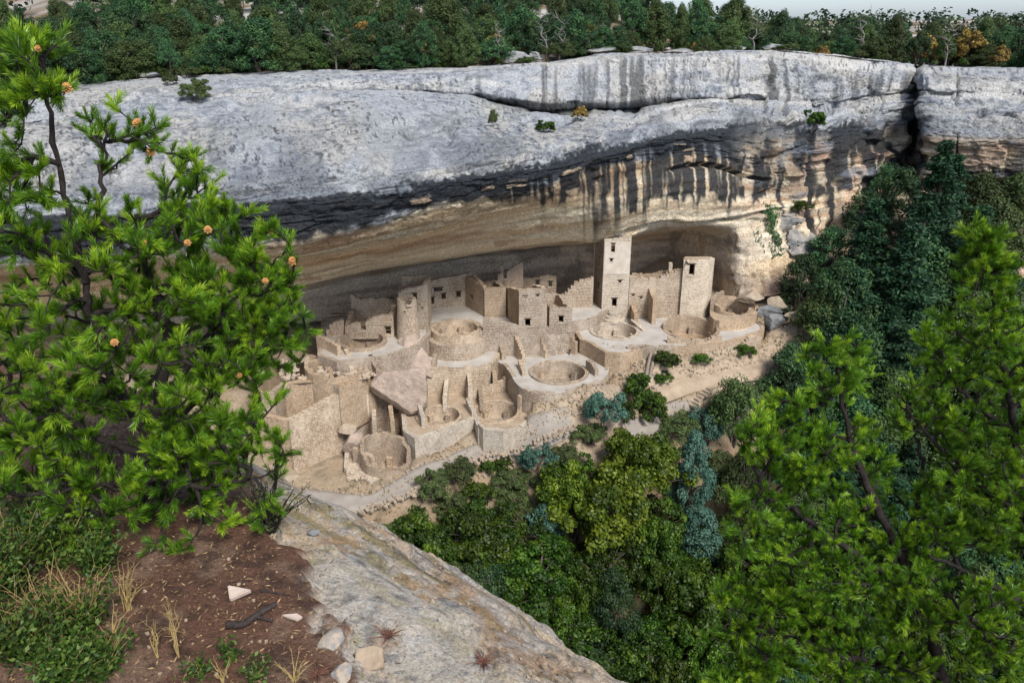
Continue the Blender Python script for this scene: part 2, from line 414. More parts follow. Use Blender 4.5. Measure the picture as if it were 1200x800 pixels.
    C = mixc(C, (0.46, 0.30, 0.22), 0.6 * right * sstep(0.52, 0.64, fbm(S / 4, T * 1.2, 12, 3, 90)) * sstep(5.8, 6.6, T))
    pale = sstep(0.58, 0.66, fbm(S / 0.55, T * 0.2, 8, 3, 68)) * sstep(560, 640, U)
    vm = vm * (1 - 0.8 * pale * sstep(6.2, 6.9, T))
    C = mixc(C, (0.024, 0.027, 0.032), 0.96 * vm)
    C = mixc(C, (0.20, 0.22, 0.25), 0.55 * right * sstep(0.55, 0.7, fbm(S / 4, T * 1.6, 5, 4, 69)) * sstep(5, 6, T))
    C = mixc(C, (0.05, 0.05, 0.05), 0.5 * crackm * (1 - sstep(7.0, 7.4, T)))  # bedding cracks: shade of their depth darkened into the colour
    # shade of the undercut painted into the stone colour
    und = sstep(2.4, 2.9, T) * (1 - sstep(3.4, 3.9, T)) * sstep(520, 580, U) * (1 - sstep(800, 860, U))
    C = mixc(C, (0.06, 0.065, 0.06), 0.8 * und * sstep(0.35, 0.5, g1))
    # alga-green tints on the brow
    nu, nt = V.shape[:2]
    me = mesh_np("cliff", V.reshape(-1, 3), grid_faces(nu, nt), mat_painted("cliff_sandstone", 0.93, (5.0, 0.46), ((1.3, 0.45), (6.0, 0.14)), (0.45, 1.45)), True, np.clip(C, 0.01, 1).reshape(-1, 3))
    o = link("cliff", me); tag(o, "long pale sandstone cliff with black streaked overhang and deep alcove", None, None, "structure")
    return V
CLIFF = build_cliff()

# ------------------------------------------------------------------ ground of the canyon, thin-plate surface through surveyed points
_cp = [(*XY(433,600,0.0), 0.0), (*XY(350,585,0.2), 0.2), (*XY(500,575,0.6), 0.3), (*XY(545,537,1.0), 1.0), (*XY(600,516,2.1), 2.1), (*XY(640,501,3.2), 3.2), (*XY(650,483,4.1), 4.1), (*XY(690,468,4.8), 4.8), (*XY(690,500,2.6), 2.6), (*XY(725,478,3.6), 3.6), (*XY(735,442,4.9), 4.9), (*XY(708,447,4.6), 4.6), (*XY(770,447,4.7), 4.7), (*XY(800,421,5.9), 5.9), (*XY(850,411,6.2), 6.2), (*XY(850,440,4.4), 4.4),
       (*XY(905,388,6.6), 6.6), (*XY(950,372,8.0), 8.0), (37,88,9.5), (55,87,9.5), (90,80,9.5), (120,68,8),
       (-14,66,0.5), (-5,72,2.5), (8,78,4.0), (18,82,5.5), (-20,75,3), (-10,82,4), (10,90,5), (-32,60,3), (-28,52,0.5), (-55,48,4),
       (0,58,-1.8), (0,54,-5), (0,50,-8.5), (3,45,-12.5), (5,36,-17), (5,25,-20), (0,10,-21), (30,80,4.5), (30,71,-1.5), (30,62,-8), (30,50,-14), (30,35,-19),
       (14,66,-0.5), (16,58,-6), (55,76,2), (55,62,-7), (55,42,-17), (90,60,-6), (90,35,-17), (-12,47,-4.5), (-14,40,-10), (-14,30,-17), (-30,42,-6), (-30,30,-15),
       (-30,10,-21), (30,10,-21), (-60,30,-10), (-60,5,-20), (120,40,-12), (120,5,-20), (60,5,-21)]
_cp = np.array(_cp, float)
def _tps(r): return np.where(r > 1e-9, r * r * np.log(r + 1e-12), 0.0)
_n = len(_cp); _A = np.zeros((_n + 3, _n + 3))
_A[:_n, :_n] = _tps(np.linalg.norm(_cp[:, None, :2] - _cp[None, :, :2], axis=2)) + np.eye(_n) * 0.3
_A[:_n, _n] = 1; _A[:_n, _n + 1:] = _cp[:, :2]; _A[_n:, :_n] = _A[:_n, _n:].T
_W = np.linalg.solve(_A, np.concatenate([_cp[:, 2], [0, 0, 0]]))
def terrain(x, y):
    x = np.asarray(x, float); y = np.asarray(y, float)
    r = np.sqrt((x[..., None] - _cp[:, 0]) ** 2 + (y[..., None] - _cp[:, 1]) ** 2)
    z = _tps(r) @ _W[:_n] + _W[_n] + _W[_n + 1] * x + _W[_n + 2] * y
    return z + 0.40 * (fbm(x / 3.0, y / 3.0, 0.0, 4, 91) - 0.5) + 0.10 * (fbm(x / 0.6, y / 0.6, 0.0, 3, 92) - 0.5)
_gx, _gy = np.linspace(-70, 125, 400), np.linspace(4, 100, 240)
_GZ = terrain(*np.meshgrid(_gx, _gy, indexing='ij'))
def _inside(X, Y, poly):
    r = np.zeros(X.shape, bool); n = len(poly)
    for i in range(n):
        (x1, y1), (x2, y2) = poly[i], poly[(i + 1) % n]
        c = ((y1 > Y) != (y2 > Y)) & (X < (x2 - x1) * (Y - y1) / (y2 - y1 + 1e-12) + x1); r ^= c
    return r
# the ground lies lower under the built terraces
_fx, _fy = np.meshgrid(_gx, _gy, indexing='ij')
for _z, _pp in [(8.0, [(372,416),(395,424),(450,420),(496,402),(506,390),(560,388),(566,396),(606,392),(645,390),(668,386),(700,373),(700,340),(450,345),(372,365)]),
                (7.0, [(296,458),(318,466),(334,451),(402,454),(448,430),(446,421),(372,418),(335,408),(296,432)]), (5.5, [(578,421),(583,408),(606,402),(680,396),(700,402),(712,418),(714,432),(702,447),(674,455),(648,460),(622,458),(606,450),(597,436),(590,427)]),
                (7.0, [(672,378),(700,366),(838,366),(886,374),(898,386),(878,393),(848,400),(800,405),(760,407),(716,415),(690,402),(676,396)]), (8.0, [(828,376),(868,377),(888,369),(890,357),(868,348),(838,346)]),
                (3.2, [(486,513),(520,503),(556,489),(562,497),(606,499),(628,482),(646,468),(648,455),(600,446),(555,436),(498,440),(486,470),(470,480),(472,505)]), (1.0, [(405,549),(434,563),(480,547),(484,520),(440,500),(420,505),(407,520)])]:
    _m = _inside(_fx, _fy, [XY(a, b, _z) for a, b in _pp]); _GZ[_m] = np.minimum(_GZ[_m], _z - 3.2)
def tz(x, y):
    fx = np.clip((np.asarray(x, float) + 70) / 195 * 399, 0, 398.999); fy = np.clip((np.asarray(y, float) - 4) / 96 * 239, 0, 238.999)
    i, j = fx.astype(int), fy.astype(int); u, v = fx - i, fy - j
    return _GZ[i, j] * (1-u) * (1-v) + _GZ[i+1, j] * u * (1-v) + _GZ[i, j+1] * (1-u) * v + _GZ[i+1, j+1] * u * v
def TG(px, py):
    """where the sight line through a picture point meets the canyon ground"""
    d = np.array(ray(px, py)); t = np.linspace(25, 130, 900)
    p = d[None] * t[:, None]; z = CZ + p[:, 2]
    below = np.nonzero(z < tz(p[:, 0], p[:, 1]))[0]
    k = below[0] if len(below) else len(t) - 1
    return float(p[k, 0]), float(p[k, 1]), float(tz(p[k, 0], p[k, 1]))
def build_ground():
    xs, ys = _gx, _gy; X, Y = np.meshgrid(xs, ys, indexing='ij'); Z = _GZ
    g = fbm(X / 4, Y / 4, 0, 4, 95); h = fbm(X / 0.8, Y / 0.8, 0, 4, 96)
    C = np.zeros(X.shape + (3,)) + np.array((0.26, 0.185, 0.12))
    C = mixc(C, (0.30, 0.225, 0.14), sstep(0.45, 0.6, g))
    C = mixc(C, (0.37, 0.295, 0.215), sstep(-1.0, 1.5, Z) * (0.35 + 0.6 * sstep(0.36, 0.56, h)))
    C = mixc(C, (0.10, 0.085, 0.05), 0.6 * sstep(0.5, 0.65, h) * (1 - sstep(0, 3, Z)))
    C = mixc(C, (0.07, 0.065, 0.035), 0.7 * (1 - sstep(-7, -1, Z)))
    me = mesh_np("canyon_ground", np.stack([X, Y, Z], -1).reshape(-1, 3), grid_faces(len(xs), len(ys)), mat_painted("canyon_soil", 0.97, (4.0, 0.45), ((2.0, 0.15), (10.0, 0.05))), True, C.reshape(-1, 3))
    tag(link("canyon_ground", me), "sloping brown canyon ground below the ruins", None, None, "structure")
build_ground()

# ------------------------------------------------------------------ the mesa top behind the rim
def mesa_z(x, y):
    x = np.asarray(x, float); y = np.asarray(y, float)
    rimz = 29.3 + 0.0 * x
    up = 0.15 * (1 - sstep(0, 42, x)) + 0.02
    return rimz + np.clip(y - 97, -40, 140) * up - 0.5 + 0.9 * (fbm(x / 9, y / 9, 0, 3, 101) - 0.5)
def build_mesa():
    xs = np.concatenate([np.linspace(-900, -140, 14), np.linspace(-120, 170, 200), np.linspace(190, 900, 14)])
    n = 90
    rim = np.interp(xs, CLIFF[:, 0, 0], CLIFF[:, 0, 1]); rimz = np.interp(xs, CLIFF[:, 0, 0], CLIFF[:, 0, 2])
    far = np.concatenate([np.linspace(0, 70, 70), np.geomspace(75, 1500, n - 70)])
    X = np.repeat(xs[:, None], n, 1); Y = rim[:, None] - 0.6 + far[None]
    f = sstep(0, 10, far)[None]
    Z = (rimz[:, None] - 0.12) * (1 - f) + mesa_z(X, Y) * f
    g = fbm(X / 6, Y / 6, 0, 4, 103)
    C = np.zeros(X.shape + (3,)) + np.array((0.20, 0.14, 0.09))
    C = mixc(C, (0.42, 0.39, 0.36), sstep(0.47, 0.58, g))
    C = mixc(C, (0.10, 0.09, 0.04), 0.7 * sstep(0.5, 0.62, fbm(X / 2, Y / 2, 0, 4, 104)))
    me = mesh_np("mesa_ground", np.stack([X, Y, Z], -1).reshape(-1, 3), grid_faces(len(xs), n), mat_painted("mesa_soil", 0.97, (3.0, 0.4), ((2.0, 0.15),)), True, C.reshape(-1, 3))
    tag(link("mesa_ground", me), "dusty mesa ground behind the cliff rim", None, None, "structure")
build_mesa()

# ------------------------------------------------------------------ masonry kit
M_CREAM = mat_masonry("cream_masonry", [(0.52,0.41,0.30),(0.37,0.28,0.195),(0.55,0.45,0.34)], (0.19,0.14,0.095))
M_BROWN = mat_masonry("brown_masonry", [(0.45,0.335,0.225),(0.37,0.27,0.175),(0.50,0.385,0.27)], (0.24,0.175,0.12))  # brown stone, also the shaded tone painted on left-facing walls
M_PALE  = mat_masonry("pale_masonry", [(0.56,0.475,0.37),(0.48,0.40,0.30),(0.61,0.525,0.415)], (0.34,0.275,0.205))
M_PLAST = mat_plain("worn_plaster", (0.60,0.535,0.455), (0.48,0.41,0.33), 1.5, 0.95, 0.03, 6.0)
M_DUST  = mat_plain("plaza_dust", (0.46,0.43,0.385), (0.36,0.32,0.275), 0.7, 0.98, 0.03, 5.0)
M_PATH  = mat_plain("path_dust", (0.31,0.275,0.235), (0.25,0.215,0.18), 0.8, 0.98, 0.03, 5.0)
M_EARTH = mat_plain("packed_earth", (0.40,0.315,0.225), (0.30,0.225,0.155), 0.9, 0.98, 0.04, 5.0)
M_TIMBER= mat_plain("weathered_timber", (0.10,0.075,0.055), (0.055,0.042,0.032), 12.0, 0.85, 0.02)
M_LOG   = mat_plain("grey_log", (0.30,0.25,0.20), (0.16,0.125,0.095), 8.0, 0.9, 0.03)
M_PINK  = mat_plain("pinkish_boulder", (0.45,0.35,0.275), (0.31,0.24,0.195), 1.6, 0.95, 0.22, 2.2)
M_BOULD = mat_plain("sandstone_boulder", (0.42,0.34,0.25), (0.30,0.235,0.17), 1.2, 0.95, 0.08, 4.0)
M_SLABR = mat_plain("stained_outcrop", (0.34,0.31,0.27), (0.13,0.135,0.14), 0.9, 0.95, 0.12, 3.0)
M_GREYB = mat_plain("grey_boulder", (0.24,0.235,0.225), (0.10,0.105,0.11), 1.2, 0.95, 0.08, 4.0)

RECTS = []
def proj(x, y, z):
    c, s = math.cos(PITCH), math.sin(PITCH); dz = z - CZ
    f = y * c - dz * s; up = y * s + dz * c
    return 600 + FPX * x / f, 400 - FPX * up / f

def wall_mesh(name, pts, zb, zt, thick=0.45, holes=(), closed=False, mat=None, jag=0.14, taper=0.0, step=0.28, seed=0):
    """masonry wall along pts (front face on the right-hand side of travel); holes are (px, py, w, h) sighted in picture points"""
    P = [np.array(p[:2], float) for p in pts]
    if closed: P.append(P[0])
    seg = [np.linalg.norm(b - a) for a, b in zip(P[:-1], P[1:])]
    cum = np.concatenate(([0], np.cumsum(seg))); L = cum[-1]
    zt = [zt] * len(P) if np.isscalar(zt) else list(zt) + ([zt[0]] if closed else [])
    zb = [zb] * len(P) if np.isscalar(zb) else list(zb) + ([zb[0]] if closed else [])
    xs, ys = np.array([p[0] for p in P]), np.array([p[1] for p in P])
    tang = [(b - a) / max(np.linalg.norm(b - a), 1e-6) for a, b in zip(P[:-1], P[1:])]
    nor = []
    for i in range(len(P)):
        if closed and i in (0, len(P) - 1): t = tang[0] + tang[-1]
        else: t = tang[max(i - 1, 0)] + tang[min(i, len(tang) - 1)]
        t = t / max(np.linalg.norm(t), 1e-6); n = np.array((-t[1], t[0]))
        nor.append(n / max(0.5, abs(np.dot(n, (-tang[min(i, len(tang) - 1)][1], tang[min(i, len(tang) - 1)][0])))))
    nor = np.array(nor)
    def at(s): return np.array((np.interp(s, cum, xs), np.interp(s, cum, ys)))
    def nrm(s): return np.array((np.interp(s, cum, nor[:, 0]), np.interp(s, cum, nor[:, 1])))
    rects = []
    for h in holes:
        if len(h) == 4:
            px, py, w, hh = h
            ss = np.linspace(0, L, 400); best = None
            for s in ss:
                x, y = at(s); z = ZA(px, py, y); q = proj(x, y, z)[0]
                n = nrm(s)
                if closed and np.dot(-n, (-x, -y)) < 0: continue
                e = abs(q - px)
                if best is None or e < best[0]: best = (e, s, y, z)
            _, s, y, z = best
            m = y / ray(px, py)[1] / FPX
            tx = abs(tang[min(np.searchsorted(cum, s, 'right') - 1, len(tang) - 1)][0])
            rects.append((s - w * m / 2 / max(tx, 0.4), s + w * m / 2 / max(tx, 0.4), z - hh * m * 0.54, z + hh * m * 0.54))
        else: rects.append(tuple(h[1:]))
    br = set(np.round(np.linspace(0, L, max(2, int(L / step) + 1)), 4)) | set(np.round(cum, 4))
    for r in rects: br |= {round(float(np.clip(r[0], 0, L)), 4), round(float(np.clip(r[1], 0, L)), 4)}
    br = sorted(br); br = [b for i, b in enumerate(br) if i == 0 or b - br[i - 1] > 0.004]
    cols = []
    for a, b in zip(br[:-1], br[1:]):
        m = (a + b) / 2
        base = float(np.interp(m, cum, zb)); top = float(np.interp(m, cum, zt))
        if jag > 0:
            q = fbm(np.array([m / 0.9]), seed * 3.1 + 0.5, 0.0, 3, 7)[0] - 0.5
            top = base + max(0.1, round((top + q * jag * 3.0 - base) / 0.07) * 0.07)
        iv = [(base, top)]
        for r in rects:
            if r[0] - 1e-4 <= m <= r[1] + 1e-4:
                nv = []
                for (u, v) in iv:
                    if r[3] <= u or r[2] >= v: nv.append((u, v)); continue
                    if r[2] > u: nv.append((u, r[2]))
                    if r[3] < v: nv.append((r[3], v))
                iv = nv
        cols.append(iv)
    verts, faces, uvs = [], [], []
    zb0 = min(zb)
    def pos(s, z, back):
        p = at(s); n = nrm(s)
        o = (thick if back else 0.0) + (taper * (z - zb0) if not back else taper * (z - zb0))
        p = p + n * o
        return (p[0], p[1], z)
    def quad(a, b, c, d, ua, ub, uc, ud):
        i = len(verts); verts.extend((a, b, c, d)); faces.append((i, i + 1, i + 2, i + 3)); uvs.extend((ua, ub, uc, ud))
    for k, iv in enumerate(cols):
        a, b = br[k], br[k + 1]
        for (u, v) in iv:
            quad(pos(a,u,0), pos(b,u,0), pos(b,v,0), pos(a,v,0), (a,u), (b,u), (b,v), (a,v))
            quad(pos(b,u,1), pos(a,u,1), pos(a,v,1), pos(b,v,1), (b,u), (a,u), (a,v), (b,v))
            quad(pos(a,v,0), pos(b,v,0), pos(b,v,1), pos(a,v,1), (a,v), (b,v), (b,v+thick), (a,v+thick))
            quad(pos(b,u,0), pos(a,u,0), pos(a,u,1), pos(b,u,1), (b,u), (a,u), (a,u-thick), (b,u-thick))
    nc = len(cols)
    for k in range(-1, nc):
        if closed and k == -1: continue
        A = cols[k] if k >= 0 else []
        B = cols[(k + 1) % nc] if (closed or k + 1 < nc) else []
        s = br[k + 1]
        cuts = sorted({z for iv in (A, B) for i in iv for z in i})
        for u, v in zip(cuts[:-1], cuts[1:]):
            m = (u + v) / 2
            ia = any(p < m < q for p, q in A); ib = any(p < m < q for p, q in B)
            if ia == ib: continue
            e = ((s,u), (s+thick,u), (s+thick,v), (s,v))
            if ia: quad(pos(s,u,0), pos(s,u,1), pos(s,v,1), pos(s,v,0), *e)
            else:  quad(pos(s,u,1), pos(s,u,0), pos(s,v,0), pos(s,v,1), *e)
    RECTS.clear()
    for (a, b, z0, z1) in rects:
        s = (a + b) / 2; p = at(s); tt_ = tang[min(max(np.searchsorted(cum, s, 'right') - 1, 0), len(tang) - 1)]
        RECTS.append((p[0], p[1], z0, z1, b - a, math.atan2(tt_[1], tt_[0]), nrm(s)))
    return mesh_np(name, verts, faces, mat, False, None, None, uvs)

def dress(o, off=(0, 0, 0)):
    """timber lintel and stone sill for every opening just cut"""
    for (x, y, z0, z1, w, ang, n) in list(RECTS):
        if w < 0.22: continue
        l = link('lintel', box_mesh('lintel', (w + 0.24, 0.16, 0.09), M_TIMBER), o, (x - off[0] + n[0] * 0.05, y - off[1] + n[1] * 0.05, z1 - off[2] + 0.046)); l.rotation_euler[2] = ang
        l = link('sill', box_mesh('sill', (w + 0.16, 0.22, 0.08), M_PALE), o, (x - off[0] + n[0] * 0.06, y - off[1] + n[1] * 0.06, z0 - off[2] - 0.041)); l.rotation_euler[2] = ang

_ws = [0]
def wall(name, pts, zb, zt, parent=None, label=None, cat=None, group=None, **kw):
    _ws[0] += 1; kw.setdefault('mat', M_CREAM)
    o = link(name, wall_mesh(name, pts, zb, zt, seed=_ws[0], **kw), parent)
    if cat: dress(o)
    return tag(o, label, cat, group, 'thing' if cat else None)
def circle(c, r, n=40, a0=0.0, a1=2 * math.pi):
    full = abs(a1 - a0 - 2 * math.pi) < 1e-6
    return [(c[0] + r * math.cos(a0 + (a1 - a0) * i / (n if full else n - 1)), c[1] + r * math.sin(a0 + (a1 - a0) * i / (n if full else n - 1))) for i in range(n)]
def flat(name, outline, z, mat, holes=(), parent=None, rough=0.0):
    loops = [[Vector((x, y, 0)) for x, y in outline]] + [[Vector((x, y, 0)) for x, y in h] for h in holes]
    tris = geometry.tessellate_polygon(loops)
    vs = [(v.x, v.y, z) for l in loops for v in l]
    fs = []
    for t in tris:
        a, b, c = [vs[i] for i in t]
        cr = (b[0]-a[0])*(c[1]-a[1]) - (b[1]-a[1])*(c[0]-a[0])
        fs.append(tuple(t) if cr > 0 else (t[0], t[2], t[1]))
    return link(name, mesh_np(name, vs, fs, mat), parent)
def box_mesh(name, size, mat, bev=0.0):
    bm = bmesh.new(); bmesh.ops.create_cube(bm, size=1.0); bmesh.ops.scale(bm, vec=size, verts=bm.verts)
    if bev: bmesh.ops.bevel(bm, geom=bm.edges[:], offset=bev, segments=1, affect='EDGES')
    me = bpy.data.meshes.new(name); bm.to_mesh(me); bm.free()
    uv = me.uv_layers.new(name="UVMap"); me.materials.append(mat)
    for p in me.polygons:
        for li in p.loop_indices:
            v = me.vertices[me.loops[li].vertex_index].co
            uv.data[li].uv = (v.x + v.y, v.z)
    return me
def ccw(o):
    a = sum(o[i][0] * o[(i + 1) % len(o)][1] - o[(i + 1) % len(o)][0] * o[i][1] for i in range(len(o)))
    return o if a > 0 else o[::-1]
def dense(o, step=1.6):
    out = []
    for i, a in enumerate(o):
        b = o[(i + 1) % len(o)]; n = max(1, int(math.hypot(b[0]-a[0], b[1]-a[1]) / step))
        out += [(a[0] + (b[0]-a[0]) * k / n, a[1] + (b[1]-a[1]) * k / n) for k in range(n)]
    return out
def terrace(name, label, outline, z, zb, holes=(), mat=None, wmat=None, lip=0.05, rounds=0):
    o = ccw(outline)
    for _ in range(rounds):
        o = [q for i in range(len(o)) for q in ((o[i][0]*.75+o[(i+1)%len(o)][0]*.25, o[i][1]*.75+o[(i+1)%len(o)][1]*.25), (o[i][0]*.25+o[(i+1)%len(o)][0]*.75, o[i][1]*.25+o[(i+1)%len(o)][1]*.75))]
    t = flat(name, o, z, mat or M_DUST, holes)
    tag(t, label, None, None, "structure")
    wall("retaining_wall", o, zb, z + lip, t, closed=True, mat=wmat or M_CREAM, jag=0.05, thick=0.4)
    return t
KIVA_HOLE = {}
def kiva_spot(px, top, bot, z): 
    a, b = PZ(px, top, z), PZ(px, bot, z)
    return ((a[0] + b[0]) / 2, (a[1] + b[1]) / 2)
def kiva(label, c, z, R, depth=2.2, out=0.0, mat=None, thick=0.34, npil=6, rim=None, bench=True, a_off=0.3, fmat=None, lip=0.12):
    """round sunken room: ring wall, floor, bench, pilasters"""
    k = empty("kiva", (c[0], c[1], z - depth), label, "kiva", "round kivas of the ruin")
    mat = mat or M_CREAM
    def local(m):
        m.transform(__import__('mathutils').Matrix.Translation((-c[0], -c[1], -(z - depth)))); return m
    rims = [z + lip + (0 if rim is None else rim[int(i * len(rim) / 44)]) for i in range(44)]
    _ws[0] += 1
    link("ring_wall", local(wall_mesh("ring_wall", circle(c, R, 44), z - depth - out, rims, thick, closed=True, mat=mat, jag=0.10, seed=_ws[0])), k)
    fl = [(x, y) for x, y in circle((0, 0), R - thick + 0.05, 36)]
    f = flat("floor", fl, 0.02, fmat or M_EARTH, (), k)
    if bench:
        b = link("bench", wall_mesh("bench", circle((0, 0), R - thick + 0.02, 36), 0.0, depth * 0.34, 0.34, closed=True, mat=mat, jag=0.02, seed=_ws[0] + 5), k)
    if npil:
        pm = box_mesh("pilaster", (0.5, 0.36, depth * 0.38), mat)
        for i in range(npil):
            a = a_off + i * 2 * math.pi / npil
            link("pilaster", pm, k, ((R - thick - 0.2) * math.cos(a), (R - thick - 0.2) * math.sin(a), depth * 0.53), a + math.pi / 2)
    hearth = link("hearth", wall_mesh("hearth", circle((0.1, -0.3), 0.42, 12), 0.02, 0.16, 0.16, closed=True, mat=mat, jag=0.0), k)
    return k
def building(name, label, FL, FR, depth, zb, front, left, right, back, holes_f=(), holes_l=(), mat=None, thick=0.45, shade_slab_z=None, skew=(0.0, 0.0), matl=None, cat="building", jag=0.12, holes_r=()):
    """roofless room block; heights are (z at start, z at end) along each wall"""
    mat = mat or M_CREAM; matl = matl or mat
    d = np.array((FR[0] - FL[0], FR[1] - FL[1])); d /= np.linalg.norm(d); n = np.array((-d[1], d[0]))
    BL = np.array(FL) + n * depth + d * skew[0]; BR = np.array(FR) + n * depth + d * skew[1]
    e = empty(name, ((FL[0] + FR[0]) / 2, (FL[1] + FR[1]) / 2, zb), label, cat)
    inv = __import__('mathutils').Matrix.Translation((-e.location[0], -e.location[1], -zb))
    def w(nm, a, b, zz, holes, m):
        _ws[0] += 1
        me = wall_mesh(nm, [a, b], zb, zz, thick, holes, False, m, jag, 0.0, 0.28, _ws[0]); me.transform(inv); q = link(nm, me, e); dress(q, (e.location[0], e.location[1], zb)); return q
    w("front_wall", FL, FR, front, holes_f, mat)
    k = thick
    u1 = (BR - np.array(FR)) / np.linalg.norm(BR - np.array(FR)); u2 = (np.array(FL) - BL) / np.linalg.norm(np.array(FL) - BL)
    w("side_wall", np.array(FR) + u1 * k, BR - u1 * k, right, holes_r, mat)
    w("back_wall", BR, BL, back, (), mat)
    w("side_wall", BL + u2 * k, np.array(FL) - u2 * k, left, holes_l, matl)  # matl puts the left side's shade into the masonry colour
    if shade_slab_z is not None:
        q = [np.array(FL) + n * k * .5 + d * k * .5, np.array(FR) + n * k * .5 - d * k * .5, BR - n * k * .5 - d * k * .5, BL - n * k * .5 + d * k * .5]
        f = flat("floor", [tuple(p) for p in q], shade_slab_z, M_EARTH, ()); f.data.transform(inv); f.parent = e  # slab added below the wall tops to keep the openings dark
    return e
def boulder_mesh(name, size, seed, mat, cuts=5, sub=4, rough=0.18, strata=0.0):
    rng = random.Random(seed); bm = bmesh.new(); bmesh.ops.create_icosphere(bm, subdivisions=sub, radius=1.0)
    v = np.array([p.co[:] for p in bm.verts])
    for i in range(cuts):
        n = np.array([rng.gauss(0, 1), rng.gauss(0, 1), rng.gauss(0, 1) * 0.8]); n /= np.linalg.norm(n)
        dd = rng.uniform(0.42, 0.72); ex = np.clip(v @ n - dd, 0, None); v -= ex[:, None] * n * 0.93
    if strata:
        v[:, :2] *= (1 + strata * (np.floor(fbm(v[:, 0] * .6, v[:, 1] * .6, v[:, 2] * 5.0 + seed, 2, seed) * 6) / 6 - 0.5))[:, None]
    r = fbm(v[:, 0] * 1.5 + seed, v[:, 1] * 1.5, v[:, 2] * 1.5, 4, seed) - 0.5
    v *= (1 + rough * 2 * r)[:, None]
    v *= np.array(size)[None]
    for p, c in zip(bm.verts, v): p.co = c
    me = bpy.data.meshes.new(name); bm.to_mesh(me); bm.free(); me.materials.append(mat)
    return me
def boulder(label, px, py, z, wpx, hpx, seed, mat, depth=None, cuts=5, group=None, name="boulder", rot=None, rough=0.18, y=None, strata=0.0, sub=4):
    c = PZ(px, py, z) if y is None else PY(px, py, y); m = c[1] / ray(px, py)[1] / FPX
    sz = (wpx * m / 2, (depth or wpx * m) / 2, hpx * m / 2)
    o = link(name, boulder_mesh(name, sz, seed, mat, cuts, sub, rough, strata), None, c)
    if rot: o.rotation_euler = rot
    return tag(o, label, "boulder", group)

# ------------------------------------------------------------------ terraces and kivas
kA = kiva_spot(424, 391, 413, 8.0); kB = kiva_spot(392, 421, 446, 7.2); kC = kiva_spot(534, 372, 396, 8.2); kD = kiva_spot(720, 375, 402, 7.0)
kE = kiva_spot(810, 374, 400, 7.0); kF = kiva_spot(857, 352, 374, 8.0); kG = kiva_spot(655, 422, 453, 5.5); kH = kiva_spot(582, 467, 499, 3.2)
kI = kiva_spot(515, 475, 502, 3.2); kJ = kiva_spot(452, 512, 558, 2.0)
def cutc(c, R): return circle(c, R - 0.06, 36)
T4 = [XY(*p, 8.0) for p in [(372,416),(395,424),(450,420),(494,404)]] + [(kC[0] + 2.42 * math.cos(a), kC[1] + 2.42 * math.sin(a)) for a in np.linspace(math.radians(200), math.radians(-20), 15)] + [XY(*p, 8.0) for p in [(568,388),(606,386),(645,384),(668,382),(676,378),(700,373)]] + [(12,82.5),(0,83.5),(-12,80.5),(-19,76)]
terrace("upper_terrace", "pale upper terrace along the back of the alcove", T4, 8.0, 2.0, [cutc(kA, 2.3)], M_DUST, M_CREAM)
TL = [XY(*p, 7.0) for p in [(296,458),(318,466),(334,451),(360,446),(385,449),(402,454),(448,430),(446,421),(400,424),(372,418),(335,408),(296,432)]]
terrace("west_terrace", "rubble covered west terrace behind the tall stepped wall", TL, 7.0, 2.6, [cutc(kB, 2.55)], M_EARTH, M_BROWN, 0.05, 1)
TE = [XY(*p, 5.9) for p in [(500,432),(556,430),(575,428),(590,412),(570,404),(505,412),(496,418)]]
terrace("ledge", "narrow pale ledge between the drum shaped kiva and the rooms below", TE, 5.9, 2.0, (), M_DUST, M_CREAM, 0.02)
T2 = [XY(*p, 5.5) for p in [(578,421),(583,408),(606,402),(680,396),(700,402),(712,418),(716,434),(702,449),(674,457),(648,462),(622,460),(606,452),(597,436),(590,427)]]
terrace("middle_terrace", "bright middle terrace around a large kiva", T2, 5.5, 1.0, [cutc(kG, 2.75)], M_DUST, M_CREAM, 0.02, 2)
T3 = [XY(*p, 7.0) for p in [(672,378),(700,366),(838,366),(886,374),(900,386),(878,394),(848,402),(800,407),(760,409),(716,417),(690,402),(676,396)]]
terrace("east_terrace", "pale east terrace in front of the square tower", T3, 7.0, 1.5, [cutc(kD, 2.5), cutc(kE, 2.8)], M_DUST, M_BROWN, 0.05, 1)
T1 = [XY(*p, 3.2) for p in [(486,515),(520,505),(556,492),(560,503),(607,507),(630,486),(646,470),(648,455),(600,446),(575,440),(555,436),(498,440),(486,470),(470,480),(472,505)]]
terrace("lower_terrace", "lower terrace with two kivas and walled rooms", T1, 3.2, -0.8, [cutc(kH, 2.2), cutc(kI, 2.1)], M_EARTH, M_PALE, 0.10)
T0 = [XY(*p, 1.0) for p in [(403,549),(434,566),(482,549),(484,520),(440,500),(420,505),(405,520)]]
terrace("low_platform", "low stone platform at the foot of the ruin beside the path", T0, 1.0, -1.2, [cutc(kJ, 2.1)], M_EARTH, M_PALE, 0.12)

